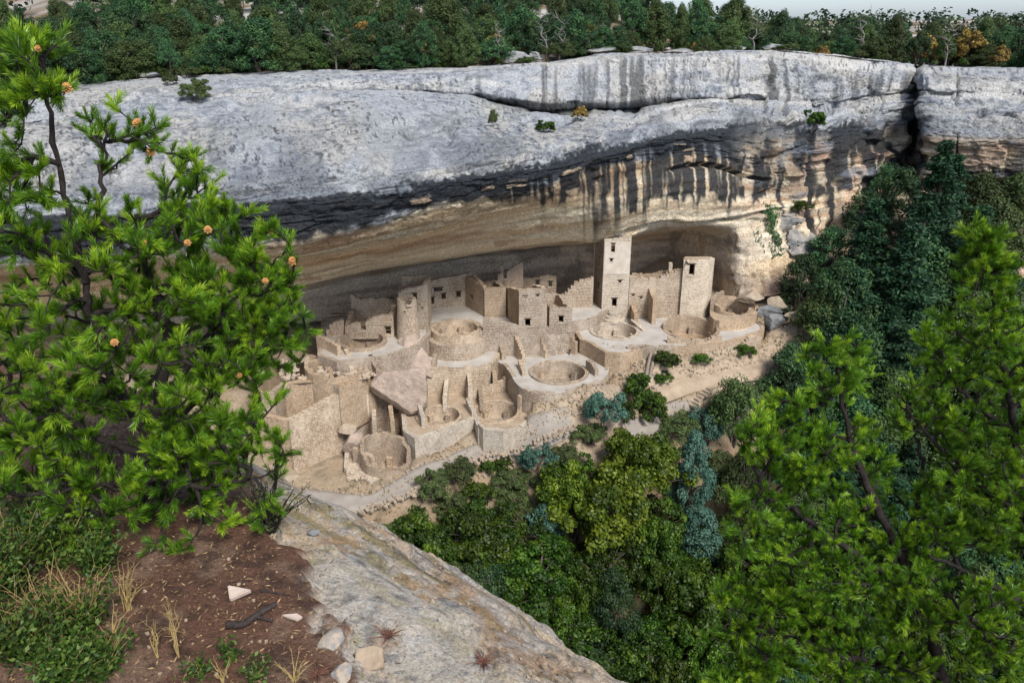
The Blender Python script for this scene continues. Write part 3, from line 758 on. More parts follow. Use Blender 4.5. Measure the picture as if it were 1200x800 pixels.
kiva("shallow kiva in shade near the round tower, beside a doorway wall", kA, 8.0, 2.3, 2.0, 0, M_BROWN, lip=0.35)
kiva("half ruined dim kiva on the rubble terrace at the west end", kB, 7.0, 2.55, 1.9, 0, M_BROWN, lip=0.3, rim=[0.2,0.1,0.0,0.3,0.5,0.4,0.1,-0.1])
kcd = kiva("kiva raised on a round stone drum in the middle of the ruin", kC, 8.1, 2.45, 1.7, 0, M_CREAM, npil=6, lip=0.05)
link("drum", wall_mesh("drum", circle((0, 0), 2.95, 44), -0.8, 1.05, 0.55, closed=True, mat=M_CREAM, jag=0.08, seed=77), kcd)
kiva("kiva with broad pale rim below the square tower", kD, 7.0, 2.5, 1.9, 0, M_PALE)
kiva("broken kiva in front of the right end tower", kE, 7.0, 2.8, 1.9, 0, M_BROWN, rim=[0.2,0.4,0.5,0.3,0.0,-0.1,-0.1,0.1])
TF = [XY(*p, 8.0) for p in [(828,376),(868,377),(888,369),(890,357),(868,348),(838,346)]]
terrace("east_platform", "raised earth platform at the east end of the ruin", TF, 8.0, 4.0, [cutc(kF, 2.05)], M_EARTH, M_BROWN, 0.05, 2)
kiva("small kiva at the far right end of the ruin under the cliff", kF, 8.0, 2.05, 1.6, 0, M_BROWN, rim=[0.1,0.3,0.6,0.7,0.6,0.2,0.0,0.0])
kiva("wide kiva sunk in the bright middle terrace", kG, 5.5, 2.75, 2.1, 0, M_CREAM, npil=4, a_off=0.8)
kiva("round kiva of the lower terrace with a low front wall", kH, 3.2, 2.2, 2.2, 0, M_CREAM, npil=5, a_off=1.0)
kiva("kiva behind the pale front wall beside the big boulder", kI, 3.2, 2.1, 1.8, 0, M_CREAM, npil=6, a_off=0.1, lip=0.15)
kiva("lowest kiva, deep and half walled, nearest the path", kJ, 1.6, 2.1, 2.4, 0, M_BROWN, npil=5, rim=[0.6,1.1,1.4,1.5,1.0,0.3,-0.3,-0.2], lip=0.2)

# ------------------------------------------------------------------ towers and room blocks
yT = PZ(704, 372, 7.1)[1]
def AT(px, y, py=372): 
    d = ray(px, py); return (d[0] * y / d[1], y)
zt_ = lambda py, y, px=700: ZA(px, py, y)
sq = building("square_tower", "tall square four storey tower under the alcove ceiling", AT(704.5, yT), AT(735, yT), 3.2, 7.0,
    (zt_(281,yT), zt_(277,yT)), (zt_(288,yT), zt_(281,yT)), (zt_(278,yT), zt_(286,yT)), (zt_(288,yT), zt_(288,yT)),
    [(718.5,290.5,4.6,10),(716.5,305,3.2,3.2),(726.5,330,3.6,3),(720,354.5,5.6,9.5)], [(0, 1.4, 1.8, 12.2, 13.2), (0, 1.5, 1.9, 9.8, 10.4)], M_PALE, 0.4, zt_(292,yT), (-0.7, -0.4), M_BROWN, "tower", 0.10)
wall("plaster_panel", [AT(705.2, yT - 0.03), AT(734.4, yT - 0.03)], zt_(321,yT), zt_(283,yT), None, thick=0.028, mat=M_PLAST, jag=0.03,
     holes=[(718.5,290.5,4.6,10),(716.5,305,3.2,3.2)])
pp = bpy.data.objects["plaster_panel"]; pp.data.transform(__import__('mathutils').Matrix.Translation(-Vector(sq.location))); pp.parent = sq
yE = yT + 0.15
ew = wall("long_wall", [AT(735.6, yE), AT(748, yE), AT(770, yE), AT(790, yE), AT(800, yE)], 6.5, [zt_(322,yE), zt_(324,yE), zt_(326,yE), zt_(320,yE), zt_(319,yE)], None,
     "long jagged masonry wall joining the square tower to the right end tower", "wall", mat=M_CREAM, thick=0.6, holes=[(732+10,346,3,2.5),(751,349,3,2.5)], jag=0.3)
for px, pyb, pyt, dp, lab in [(744.5,386,358,2.6,"low buttress wall beside the steps of the square tower"), (764,380,338,2.2,"tall buttress wall in the middle of the long wall"), (803.5,371,335,1.6,"buttress wall against the right end tower")]:
    y1 = PZ(px, pyb, 7.0)[1]; x1 = AT(px, y1)[0]; x0 = AT(px - 6, yE)[0]
    wall("buttress", [(x0, yE - 0.05), (x1, max(y1, yE - dp))], 6.8, [zt_(pyt, yE), zt_(pyt + 14, y1)], None, lab, "wall", mat=M_BROWN, thick=0.42)
rt = empty("end_tower", (*AT(815, yE - 0.2), 7.0), "right end tower with rounded side and one tall window", "tower")
pts = [AT(796, yE - 0.35), AT(806, yE - 0.5), AT(818, yE - 0.45), AT(826, yE - 0.1), AT(830, yE + 0.6), AT(831, yE + 1.6), AT(829, yE + 2.6)]
m = wall_mesh("outer_wall", pts, 6.4, [zt_(303,yE), zt_(306,yE), zt_(305,yE), zt_(304,yE), zt_(305,yE), zt_(308,yE), zt_(310,yE)], 0.45, [(811,316,6.4,12.5)], False, M_PALE, 0.12, 0.0, 0.28, 5)
m.transform(__import__('mathutils').Matrix.Translation(-Vector(rt.location))); ow = link("outer_wall", m, rt); dress(ow, rt.location)
m = wall_mesh("inner_wall", [AT(829, yE + 2.9), AT(797, yE + 2.9), AT(795.6, yE + 0.2)], 6.4, [zt_(312,yE), zt_(312,yE), zt_(304,yE)], 0.4, (), False, M_BROWN, 0.1, 0, 0.28, 6)
m.transform(__import__('mathutils').Matrix.Translation(-Vector(rt.location))); link("inner_wall", m, rt)
m = box_mesh("roof_beam", (0.14, 1.1, 0.14), M_TIMBER); link("roof_beam", m, rt, (AT(798, yE)[0] - rt.location[0], -0.5, zt_(303.5, yE) - 7.2))
fl = flat("floor", [AT(797,yE+.1), AT(828,yE+.2), AT(828,yE+2.8), AT(797,yE+2.8)], zt_(324,yE), M_EARTH); fl.data.transform(__import__('mathutils').Matrix.Translation(-Vector(rt.location))); fl.parent = rt  # slab added inside the open tower to darken it
fl2 = flat("shade_slab", [AT(797,yE+.05), AT(828,yE+.2), AT(828,yE+2.8), AT(797,yE+2.8)], zt_(309.5,yE), M_EARTH); fl2.data.transform(__import__('mathutils').Matrix.Translation(-Vector(rt.location))); fl2.parent = rt  # added slab closing the open tower so its window reads dark
wall("ledge_pillar", [AT(779.5, yE + 5), AT(783.5, yE + 5)], 9.5, zt_(308, yE + 5), None, "slim broken stone pillar on the upper ledge left of the right end tower", "pillar", mat=M_PALE, thick=0.5)
wall("ledge_wall", [AT(738, yE + 6), AT(795, yE + 6)], 8.5, [zt_(322, yE+6), zt_(316, yE+6)], None, "low dark wall along the upper ledge behind the long wall", "wall", mat=M_BROWN, thick=0.5, jag=0.25)
wall("ramp_wall", [AT(655, yT + 0.4), AT(664, yT + 0.4), AT(672, yT + .4), AT(684, yT + 0.4), AT(694, yT + 0.4)], 7.0, [zt_(352,yT), zt_(343,yT), zt_(333,yT), zt_(329,yT), zt_(326,yT)], None,
     "stepped ruined wall climbing to the left side of the square tower", "wall", mat=M_CREAM, thick=0.5, jag=0.25)
# step stack under the tower door
stp = empty("door_steps", (*AT(719, yT - 0.6), 7.0), "small rounded stone steps below the square tower door", "steps")
for i, r in enumerate((1.25, 0.9, 0.55)):
    me = wall_mesh("step", circle((0, 0.2), r, 18, math.pi, 2 * math.pi), 0, 0.28 * (i + 1), r * 0.9, (), False, M_PALE, 0.0, 0, 0.28, 3); link("step", me, stp)

yb1 = PZ(568, 372, 8.0)[1]
building("room_block", "two storey room block with broken back wall at the centre of the ruin", AT(568, yb1), AT(593, yb1), 3.6, 7.6,
    (zt_(338,yb1), zt_(337,yb1)), (zt_(322,yb1+3), zt_(337,yb1)), (zt_(337,yb1), zt_(330,yb1+3)), (zt_(331,yb1+3.6), zt_(330,yb1+3.6)), [], [], M_BROWN, 0.4, zt_(360, yb1), (-1.5, -1.0))
yb0 = yb1 + 3.9
wall("parapet", [AT(556, yb0, 330), AT(575, yb0, 330), AT(583, yb0, 330), AT(588.5, yb0, 330), AT(590, yb0, 330)], 8.0, [zt_(333,yb0), zt_(330,yb0), zt_(329,yb0), zt_(308,yb0), zt_(309,yb0)], None,
     "ragged back parapet with a tall finger of masonry above the room block", "wall", mat=M_BROWN, thick=0.45, jag=0.1)
wall("back_room_wall", [AT(591, yb0 + .3, 330), AT(597, yb0 + .3, 330), AT(606, yb0 + .3, 330), AT(613, yb0 + .3, 330)], 8.0, [zt_(322,yb0), zt_(317,yb0), zt_(312,yb0), zt_(308,yb0)], None,
     "tall ruined room wall rising to a point behind the central blocks", "wall", mat=M_BROWN, thick=0.45, holes=[(592,322,4,9)], jag=0.2)
yb2 = PZ(620, 416, 5.5)[1]
building("front_house", "tall square fronted house with a dark door and two beam holes", AT(608, yb2, 396), AT(640.5, yb2, 396), 5.0, 5.4,
    (zt_(341,yb2), zt_(338,yb2)), (zt_(337,yb2+4.5), zt_(341,yb2)), (zt_(338,yb2), zt_(336,yb2+4)), (zt_(338,yb2+5), zt_(338,yb2+5)), [(618.5,378,6,8.5),(615.5,348.5,3,2.8),(630,346.5,3,2.8)], [], M_CREAM, 0.4, zt_(364, yb2), (-1.4, -1.0), M_BROWN)
yb3 = PZ(655, 412, 5.5)[1]
building("small_house", "small broken topped house with one window left of the plaza", AT(643.5, yb3, 392), AT(670, yb3, 390), 3.4, 5.4,
    (zt_(362,yb3), zt_(359,yb3)), (zt_(352,yb3+3), zt_(361,yb3)), (zt_(360,yb3), zt_(345,yb3+3)), (zt_(348,yb3+3), zt_(345,yb3+3)), [(657.5,374,5.4,7.4)], [], M_CREAM, 0.4, zt_(368, yb3), (-0.6, -1.2), M_BROWN, "building", 0.3)
# round tower and the rooms behind it
rtc = PZ(477, 402, 7.9); m0 = rtc[1] / ray(477, 402)[1] / FPX
R0 = 14.2 * m0; ztop = zt_(350, rtc[1] + R0)
tw = empty("round_tower", (rtc[0], rtc[1] + R0, 7.6), "tapering round tower with small square windows", "tower")
me = wall_mesh("tower_wall", circle((rtc[0], rtc[1] + R0), R0, 32), 7.6, ztop, 0.35, [(479.5,356,3.8,3.6),(473.5,366.5,2.4,2.4)], True, M_CREAM, 0.06, 0.055, 0.28, 9)
me.transform(__import__('mathutils').Matrix.Translation(-Vector(tw.location))); tww = link("tower_wall", me, tw); dress(tww, tw.location)
link("floor", mesh_np("floor", [(x, y, ztop - 7.6 - 0.9) for x, y in circle((0, 0), R0 * 0.8, 20)], [list(range(20))], M_EARTH), tw)  # disc added under the open top to darken the tower inside
yr = rtc[1] + 2 * R0 + 0.8
building("tower_house", "two storey house right behind the round tower", AT(468, yr, 370), AT(502, yr, 370), 3.2, 7.8, (zt_(342,yr), zt_(333,yr)), (zt_(345,yr), zt_(342,yr)), (zt_(333,yr), zt_(333,yr)), (zt_(334,yr), zt_(334,yr)),
    [(486,347.5,5,7.5),(495,361,2.5,2)], [], M_CREAM, 0.4, zt_(360, yr), (0, 0), M_BROWN)
yp = PZ(525, 362, 8.0)[1]
wall("plaza_back_wall", [AT(500, yp - .4, 360), AT(516, yp, 360), AT(536, yp + .6, 360), AT(553, yp + 1.2, 360)], 7.6, [zt_(330,yp), zt_(327,yp), zt_(325,yp), zt_(324,yp)], None,
     "smooth back wall with three small dark windows behind the upper plaza", "wall", mat=M_CREAM, holes=[(506.5,352.5,4.2,7.5),(520,347.5,5,6.5),(537.5,345,5.4,7),(513.5,339.5,10,4.5)], thick=0.5, jag=0.06)
wall("side_room_wall", [AT(546, yb1 + 3.4, 350), AT(567, yb1 + 0.3, 372)], 7.8, [zt_(324,yb1+3.4), zt_(338,yb1)], None, "dark brown side wall facing the upper plaza", "wall", mat=M_BROWN, thick=0.45, jag=0.15, holes=[(553,349,2.6,4.5)])
yl = PZ(430, 395, 8.0)[1]
building("west_house", "low house with a black doorway behind the shaded kiva", AT(405, yl, 395), AT(462, yl, 395), 4.0, 7.8, (zt_(380,yl), zt_(368,yl)), (zt_(376,yl), zt_(380,yl)), (zt_(368,yl), zt_(366,yl)), (zt_(366,yl), zt_(362,yl)),
    [(425.5,381.5,6,11.5),(455,387.5,6.5,9)], [], M_CREAM, 0.4, zt_(388, yl), (0, 0), M_BROWN, "building", 0.22)
wall("granary_wall", [AT(388, yl + 6, 370), AT(432, yl + 6, 370), AT(433, yl+4.4, 370)], 8.0, [zt_(372,yl+6), zt_(359,yl+6), zt_(360,yl+6)], None, "low wall under the deep dark slot at the back of the alcove", "wall", mat=M_BROWN, thick=0.5)
wall("rear_wall", [AT(434, yl + 4, 370), AT(470, yl + 4, 370)], 8.0, [zt_(355,yl+4), zt_(345,yl+4)], None, "dim rear wall joining the west house to the house behind the round tower", "wall", mat=M_BROWN, thick=0.5, holes=[(459,353,6,7)])
p1, p2, p3 = XY(372, 412, 7.6), XY(383, 415, 7.6), XY(396, 422, 7.6)
wall("curved_wall", [p1, p2, p3], 6.6, [9.2, 9.1, 8.9], None, "short curved brown wall left of the shaded kiva", "wall", mat=M_BROWN, thick=0.4)
wall("low_wall", [XY(383, 395, 8.0), XY(404, 393, 8.0)], 7.6, [9.0, 9.5], None, "stepped low wall at the left corner of the west house", "wall", mat=M_CREAM, thick=0.4, jag=0.35)

# ------------------------------------------------------------------ the tall west walls and lower rooms
yA, yB = 58.7, 62.3
wall("west_wall", [AT(344, yA, 540), AT(403, yB, 530)], -0.4, [zt_(494,yA), zt_(462,yB)], None, "tall leaning pale wall at the lower left end of the ruin", "wall", mat=M_CREAM, thick=0.6, jag=0.06)
wall("west_wall", [AT(403.5, yB - 0.1, 530), AT(450, 66.3, 500)], 0.0, [zt_(454,yB), zt_(427,66.3)], None, "second tall pale wall stepping up towards the round tower", "wall", mat=M_CREAM, thick=0.6, jag=0.06)
wall("corner_wall", [AT(305, yA + 1.2, 510), AT(343.4, yA + 0.1, 520)], 0.5, [zt_(486,yA+1.2), zt_(494,yA)], None, "brown return wall at the left end of the tall pale wall", "wall", mat=M_BROWN, thick=0.5, jag=0.1)
wall("pit_wall", [XY(300, 474, 6.4), XY(322, 470, 6.6), XY(335, 454, 6.8)], 2.5, [7.2, 7.3, 7.4], None, "curved brown wall of the sunken room on the west terrace", "wall", mat=M_BROWN, thick=0.4, jag=0.2)
def cross(lab, a, b, z0, ta, tb, mat=M_CREAM, th=0.38, jag=0.22):
    wall("partition_wall", [a, b], z0, [ta, tb], None, lab, "wall", "partition walls of the roofless rooms", mat=mat, thick=th, jag=jag)
cross("crumbling partition nearest the big boulder in the lower rooms", XY(524,446,3.3), XY(519,477,3.3), 2.8, 5.6, 4.2, M_PALE)
cross("middle partition of the lower rooms", XY(546,443,3.3), XY(549,470,3.3), 2.8, 5.8, 4.9, M_PALE)
cross("right partition of the lower rooms below the ledge", XY(570,436,3.3), XY(578,462,3.3), 2.8, 5.9, 5.1, M_BROWN)
wall("room_front_wall", [XY(549,470,3.3), XY(578,463,3.3), XY(594,457,3.3)], 2.8, [4.4, 4.3, 4.6], None, "low front wall of the lower rooms above the round kiva", "wall", mat=M_CREAM, thick=0.35)
cross("left fin wall below the tall square fronted house", AT(602,yb2-.2,412), XY(612,425,5.5), 5.3, 7.8, 6.3, M_CREAM)
cross("middle fin wall below the tall square fronted house", AT(632,yb2-.2,412), XY(639,420,5.5), 5.3, 7.7, 6.2, M_CREAM)
cross("right fin wall beside the leaning ladder", AT(664,yb3-.25,410), XY(674,416,5.5), 5.3, 7.9, 6.6, M_BROWN)
wall("pale_wing", [XY(583,414,5.5), XY(588,422,5.5)], 5.2, [7.0, 6.2], None, "short broken wall beside the drum shaped kiva", "wall", mat=M_BROWN, thick=0.4)
wall("house_foot_wall", [AT(566, yb2 - 0.15, 400), AT(606, yb2 - 0.25, 400), AT(643, yb2 - 0.25, 400), AT(672, yb3 - 0.3, 395)], 5.2, [zt_(372,yb2), zt_(379,yb2), zt_(391,yb2), zt_(389,yb3)], None, "tan foot wall under the tall square fronted house", "wall", mat=M_CREAM, thick=0.1, jag=0.12)
for i, (pa, pb, z0, za, zc, lab) in enumerate([((437,497),(437,508),2.0,4.2,3.4,"short wall left inside the brown roofless room"), ((456,494),(458,506),2.0,4.4,3.6,"short wall right inside the brown roofless room"), ((422,470),(428,482),3.0,6.4,5.2,"stub wall against the second tall pale wall"), ((362,456),(368,470),4.5,7.4,6.6,"cross wall in the sunken west room"), ((385,456),(390,466),4.5,7.3,6.8,"right cross wall in the sunken west room"), ((488,480),(494,496),3.0,4.8,4.2,"corner wall left of the kiva with the pale front"), ((610,478),(626,470),3.0,4.6,4.9,"low wall right of the round lower kiva"), ((560,462),(562,474),3.0,4.6,4.0,"little wall between the lower rooms and the round kiva")]):
    wall("room_wall", [XY(*pa, z0 + .6), XY(*pb, z0 + .6)], z0, [za, zc], None, lab, "wall", mat=(M_CREAM, M_BROWN, M_PALE)[i % 3], thick=0.36, jag=0.25)
bl = yb1 + 6.2
wall("ledge_room_wall", [AT(604, bl, 330), AT(622, bl, 330), AT(640, bl, 330), AT(652, bl, 330)], 8.0, [zt_(324,bl), zt_(326,bl), zt_(321,bl), zt_(325,bl)], None, "dim ledge room wall with two openings behind the tall square fronted house", "wall", mat=M_BROWN, thick=0.45, jag=0.25, holes=[(630,332,5,7),(645,333,4,6)])
cross("short cross wall on the rubble terrace beside the dim kiva", XY(432,428,7.0), XY(441,440,7.0), 6.6, 8.2, 7.6, M_BROWN)
cross("left stub wall of the small room under the shaded kiva", XY(404,424,7.0), XY(410,436,7.0), 6.6, 8.3, 7.5, M_CREAM)
cross("low stub wall between the drum shaped kiva and the pink boulder", XY(508,426,5.9), XY(506,431,5.9), 5.7, 7.0, 6.5, M_CREAM)
cross("low wall stub on the bright middle terrace left of its kiva", XY(607,430,5.5), XY(612,441,5.5), 5.3, 6.3, 5.9, M_CREAM)
cross("short wall joining the two kivas of the lower terrace", XY(546,478,3.2), XY(553,488,3.2), 2.8, 4.3, 3.9, M_PALE)
cross("wall fragment on the outer rim of the wide kiva", XY(686,433,5.5), XY(697,441,5.5), 5.2, 6.5, 6.2, M_CREAM)
# walls round the lowest kiva
yk = PZ(452, 505, 2.0)[1]
wall("brown_wall", [AT(434, yk + 2.2, 500), AT(470, yk + 2.2, 500)], 0.5, [zt_(488,yk+2.2), zt_(485,yk+2.2)], None, "brown wall of the roofless room below the big boulder", "wall", mat=M_BROWN, thick=0.4, jag=0.2)
wall("bright_wall", [AT(470.6, yk + 2.0, 500), AT(482, yk + 2.4, 500)], 0.5, [zt_(479,yk+2), zt_(476,yk+2)], None, "bright upright wall between the brown room and the kiva with the pale front", "wall", mat=M_PALE, thick=0.45)
wall("side_wall_by_kiva", [AT(471, yk + 1.2, 520), AT(485.6, yk - 0.8, 520)], 0.5, [zt_(492,yk+1.2), zt_(515,yk-0.8)], None, "brown end wall beside the pale front wall", "wall", mat=M_BROWN, thick=0.4)
wall("front_parapet", [XY(560,502,3.2), XY(566,507,3.2), XY(590,510,3.2), XY(607,506,3.2)], 0.2, [3.7, 3.6, 3.5, 3.6], None, "low curved parapet in front of the round lower kiva", "wall", mat=M_PALE, thick=0.3)
wall("rubble_wall", [XY(414,541,1.0), XY(436,551,1.0)], 0.8, [2.4, 2.2], None, "short wall between the leaning slab and the lowest kiva", "wall", mat=M_CREAM, thick=0.4)
wall("stub_wall", [XY(716,431,5.0), XY(730,428,5.0), XY(748,421,5.5)], 3.6, [6.9, 6.8, 6.7], None, "rubble faced corner wall below the kiva with the broad rim", "wall", mat=M_PALE, thick=0.4, jag=0.3)
for i, (a, b, z0, z1, lab) in enumerate([((782,402),(846,400),6.2,7.5,"curved low stone wall around the broken kiva"), ((735,409),(790,409),6.0,7.4,"low stone wall along the front edge of the east terrace")]):
    A, B = XY(*a, 7.0), XY(*b, 7.0); Mx = ((A[0]+B[0])/2, (A[1]+B[1])/2 - 0.5)
    wall("terrace_wall", [A, Mx, B], z0, z1, None, lab, "wall", mat=M_CREAM, thick=0.4, jag=0.25)
wall("kiva_screen", [XY(836,366,8.0), XY(840,358,8.0), XY(848,352,8.0)], 7.6, [9.0, 9.2, 9.1], None, "short broken screen wall beside the small far kiva", "wall", mat=M_BROWN, thick=0.35)
wall("terrace_band", [XY(760,421,6.0), XY(800,414,6.2), XY(850,409,6.4), XY(893,393,7.0)], 4.0, [6.3, 6.5, 6.5, 6.9], None, "long rough stone band below the east terrace", "wall", mat=M_CREAM, thick=0.5, jag=0.35)
link("clay_pan", mesh_np("clay_pan", [(x, y * 0.9, 0.0) for x, y in circle((0, 0), 1.25, 26)], [list(range(26))], M_PLAST), None, (*XY(861, 384, 7.0), 7.03))
tag(bpy.data.objects["clay_pan"], "pale flat clay pan on the east terrace near the far kiva", "clay pan")
sl = link("stone_slab", box_mesh("stone_slab", (2.0, 0.35, 0.15), M_PALE, 0.03), None, PZ(748, 381, 7.35)); sl.rotation_euler = (0, 0.35, -0.9)
tag(sl, "pale slab leaning on the right rim of the kiva below the square tower", "slab")

# ------------------------------------------------------------------ ladders, steps, logs
def rod(name, a, b, r, mat, parent=None, n=6, r2=None, bend=0.0):
    a, b = Vector(a), Vector(b); d = (b - a).normalized(); u = d.orthogonal().normalized(); w = d.cross(u)
    vs, fs = [], []; K = 5 if bend else 2
    for k in range(K):
        f = k / (K - 1); c = a.lerp(b, f) + Vector((0, 0, bend * math.sin(math.pi * f))); rr = r + ((r2 if r2 else r) - r) * f
        for i in range(n):
            t = 2 * math.pi * i / n; vs.append(c + (u * math.cos(t) + w * math.sin(t)) * rr)
    for k in range(K - 1):
        for i in range(n): fs.append((k*n+i, k*n+(i+1) % n, (k+1)*n+(i+1) % n, (k+1)*n+i))
    fs.append(tuple(range(n))[::-1]); fs.append(tuple(range((K-1)*n, K*n)))
    return link(name, mesh_np(name, [tuple(v) for v in vs], fs, mat, False), parent)
def ladder(label, foot, head, width=0.55):
    e = empty("ladder", foot, label, "ladder", "timber ladders leaning on the terrace walls")
    h = Vector(head) - Vector(foot); side = Vector((h.y, -h.x, 0)); side = side.normalized() * width / 2 if side.length > 0.05 else Vector((width/2, 0, 0))
    for s in (-1, 1): rod("rail", side * s, h * 1.12 + side * s * 0.85, 0.06, M_TIMBER, e)
    for k in range(1, 8): rod("rung", h * k / 8 - side, h * k / 8 + side, 0.04, M_TIMBER, e)
ladder("dark timber ladder leaning below the small broken topped house", PZ(664, 415, 5.5), PY(673, 393, PZ(664, 415, 5.5)[1] + 0.9))
ladder("dark timber ladder against the corner of the east terrace", PZ(702, 428, 5.2), PY(709, 405, PZ(702, 428, 5.2)[1] + 0.9))
def stair(label, pa, pb, n, w, rise0):
    A, B = TG(*pa), TG(*pb)
    e = empty("stone_stair", A, label, "stairs", "stone stairs on the slope below the ruin")
    d = np.array(B) - np.array(A); ang = math.atan2(d[1], d[0])
    me = box_mesh("step", (0.42, w, 0.26), M_BOULD, 0.04)
    for k in range(n):
        p = d * (k + 0.5) / n; z = float(tz(A[0] + p[0], A[1] + p[1])) - A[2] + 0.12
        o = link("step", me, e, (p[0], p[1], z), ang + 0.1 * math.sin(k * 2.3)); o.scale = (1, 0.9 + 0.2 * math.sin(k * 1.7), 1)
stair("stone stair climbing right towards the dark juniper", (808, 478), (830, 455), 7, 1.5, 0)
stair("stone stair descending below the log steps", (783, 487), (768, 452), 9, 1.1, 0)
for i, (a, b, lab) in enumerate([((757,444),(764,416),"left grey log of the curved log steps"), ((761,446),(769,417),"right grey log of the curved log steps")]):
    A, B = TG(*a), TG(*b)
    o = rod("log", (0, 0, 0.25), (B[0]-A[0], B[1]-A[1], B[2]-A[2]+0.6), 0.17, M_LOG, None, 7, 0.13, 0.35); o.location = A; tag(o, lab, "log")

# ------------------------------------------------------------------ boulders in and around the ruin
boulder("big pinkish faceted boulder wedged above the lower rooms", 473, 455, 5.6, 76, 66, 3, M_PINK, 4.4, 9, rough=0.16, sub=5)
boulder("smooth pink boulder right under the round tower", 484, 422, 6.4, 60, 62, 12, M_PINK, 4.0, 8, rough=0.16, sub=5)
boulder("upright pale slab shaped boulder left of the lowest kiva", 414, 521, 1.8, 26, 46, 21, M_PINK, 1.8, 6)
boulder("fallen block on top of the leaning pale boulder", 408, 503, 3.2, 22, 14, 26, M_BOULD, 1.6, 6)
boulder("brown rock outcrop under the end of the tall wall", 330, 556, 0.6, 52, 26, 31, M_BOULD, 2.4, 6)
boulder("pale rock beside the foot of the tall leaning wall", 330, 532, 1.6, 36, 18, 33, M_PINK, 2.0, 5)
boulder("dark angular block lying on the slope right of the far kiva", 906, 378, 7.4, 34, 22, 35, M_GREYB, 2.6, 7)
boulder("flat grey slab behind the dark angular block", 898, 364, 8.0, 36, 12, 36, M_GREYB, 2.6, 7)
boulder("tan flat block on the slope under the dark firs", 940, 372, 8.2, 44, 14, 37, M_BOULD, 2.6, 7)
boulder("pale block in the shade below the grey ledges", 912, 355, 8.6, 26, 16, 38, M_BOULD, 2.0, 7)
boulder("small rock outcrop among the shrubs on the slope", 672, 504, 2.0, 20, 16, 39, M_BOULD, 1.2, 6)
boulder("large grey ledge block under the right cliff", 938, 290, 15, 70, 60, 40, M_SLABR, 5, 9, y=90.3, strata=1.0, sub=5)
boulder("layered grey outcrop above the large ledge block", 915, 265, 18, 56, 34, 41, M_SLABR, 4, 9, y=91.5, strata=1.0, sub=5)
boulder("brown boulder at the foot of the right cliff leg", 880, 348, 9.2, 40, 20, 42, M_BOULD, 3, 7)

# ------------------------------------------------------------------ paths and loose stone
def ribbon(name, label, pix, width, mat, lift=0.05):
    C = [np.array(TG(*p)) for p in pix]
    s = np.arange(len(C)); q = np.linspace(0, len(C) - 1, 90)
    L = catmull(s, np.array(C), q); t = np.gradient(L[:, :2], axis=0); t /= np.linalg.norm(t, axis=1)[:, None]; n = np.stack([-t[:, 1], t[:, 0]], 1)
    ws = np.linspace(-0.5, 0.5, 9) * width
    P = L[:, None, :2] + n[:, None] * (ws[None, :, None] * (1 + 0.25 * np.sin(q * 2.1))[:, None, None])
    z = tz(P[..., 0], P[..., 1]); zc = np.convolve(np.pad(z.mean(1), 6, 'edge'), np.ones(13) / 13, 'valid')[:, None]
    Z = np.maximum(z, zc * 0.8 + z * 0.2) + lift; Z[:, 0] -= 0.8; Z[:, -1] -= 0.8
    V = np.concatenate([P, Z[..., None]], 2)
    tag(link(name, mesh_np(name, V.reshape(-1, 3), grid_faces(90, 9)[:, ::-1], mat, True)), label, None, None, "structure")
    return V
pv = ribbon("path", "pale dusty path along the foot of the ruin", [(330,578),(375,588),(425,590),(470,572),(515,552),(560,532),(605,515),(640,501),(668,492)], 2.3, M_PATH, 0.12)
pv2 = ribbon("dirt_path", "brown dirt path below the east terrace", [(915,412),(880,428),(835,440),(795,447),(760,452)], 2.2, M_EARTH, 0.12)
pv3 = ribbon("lower_path", "short grey path below the stone stairs", [(812,486),(790,490),(762,497),(735,508)], 1.4, M_PATH, 0.10)
def scatter_stones(name, label, pts, mat, s0, s1, seed):
    rng = np.random.default_rng(seed); vs, fs = [], []
    base = np.array([(-1,-1,-1),(1,-1,-1),(1,1,-1),(-1,1,-1),(-1,-1,1),(1,-1,1),(1,1,1),(-1,1,1)], float)
    qf = np.array([(0,3,2,1),(4,5,6,7),(0,1,5,4),(1,2,6,5),(2,3,7,6),(3,0,4,7)])
    for i, p in enumerate(pts):
        s = rng.uniform(s0, s1) * np.array([1.0, rng.uniform(.6, 1), rng.uniform(.4, .8)]); a = rng.uniform(0, 6.28)
        b = (base + rng.uniform(-.3, .3, (8, 3))) * s / 2
        x = b[:, 0] * math.cos(a) - b[:, 1] * math.sin(a); y = b[:, 0] * math.sin(a) + b[:, 1] * math.cos(a)
        vs.append(np.stack([x, y, b[:, 2]], 1) + np.array(p)); fs.append(qf + 8 * i)
    o = link(name, mesh_np(name, np.concatenate(vs), np.concatenate(fs), mat)); tag(o, label, None, None, "stuff")
rng = np.random.default_rng(4)
edge = [pv[int(i), 1] + (rng.uniform(-.35, .35), rng.uniform(-.9, .15), rng.uniform(-.05, .1)) for i in rng.uniform(4, 89, 420)]
edge2 = [pv[int(i), 7] + (rng.uniform(-.3, .3), rng.uniform(-.2, .4), 0.05) for i in rng.uniform(0, 60, 60)]
scatter_stones("kerb_rubble", "pale rubble stones edging the outer side of the path", edge + edge2, M_BOULD, 0.12, 0.28, 5)
def on_ground(x0, x1, y0, y1, n, seed, dens=None):
    r = np.random.default_rng(seed); out = []
    for _ in range(n):
        px, py = r.uniform(x0, x1), r.uniform(y0, y1)
        if dens and not dens(px, py, r): continue
        p = TG(px, py); out.append((p[0], p[1], p[2] + 0.05))
    return out
scatter_stones("slope_rubble", "tan rubble strewn on the slope below the terraces", on_ground(700, 900, 408, 445, 330, 6) + on_ground(640, 720, 450, 490, 160, 7) + on_ground(560, 700, 500, 560, 120, 8) + on_ground(880, 960, 330, 410, 120, 9), M_BOULD, 0.14, 0.42, 6)
tl = np.random.default_rng(12)
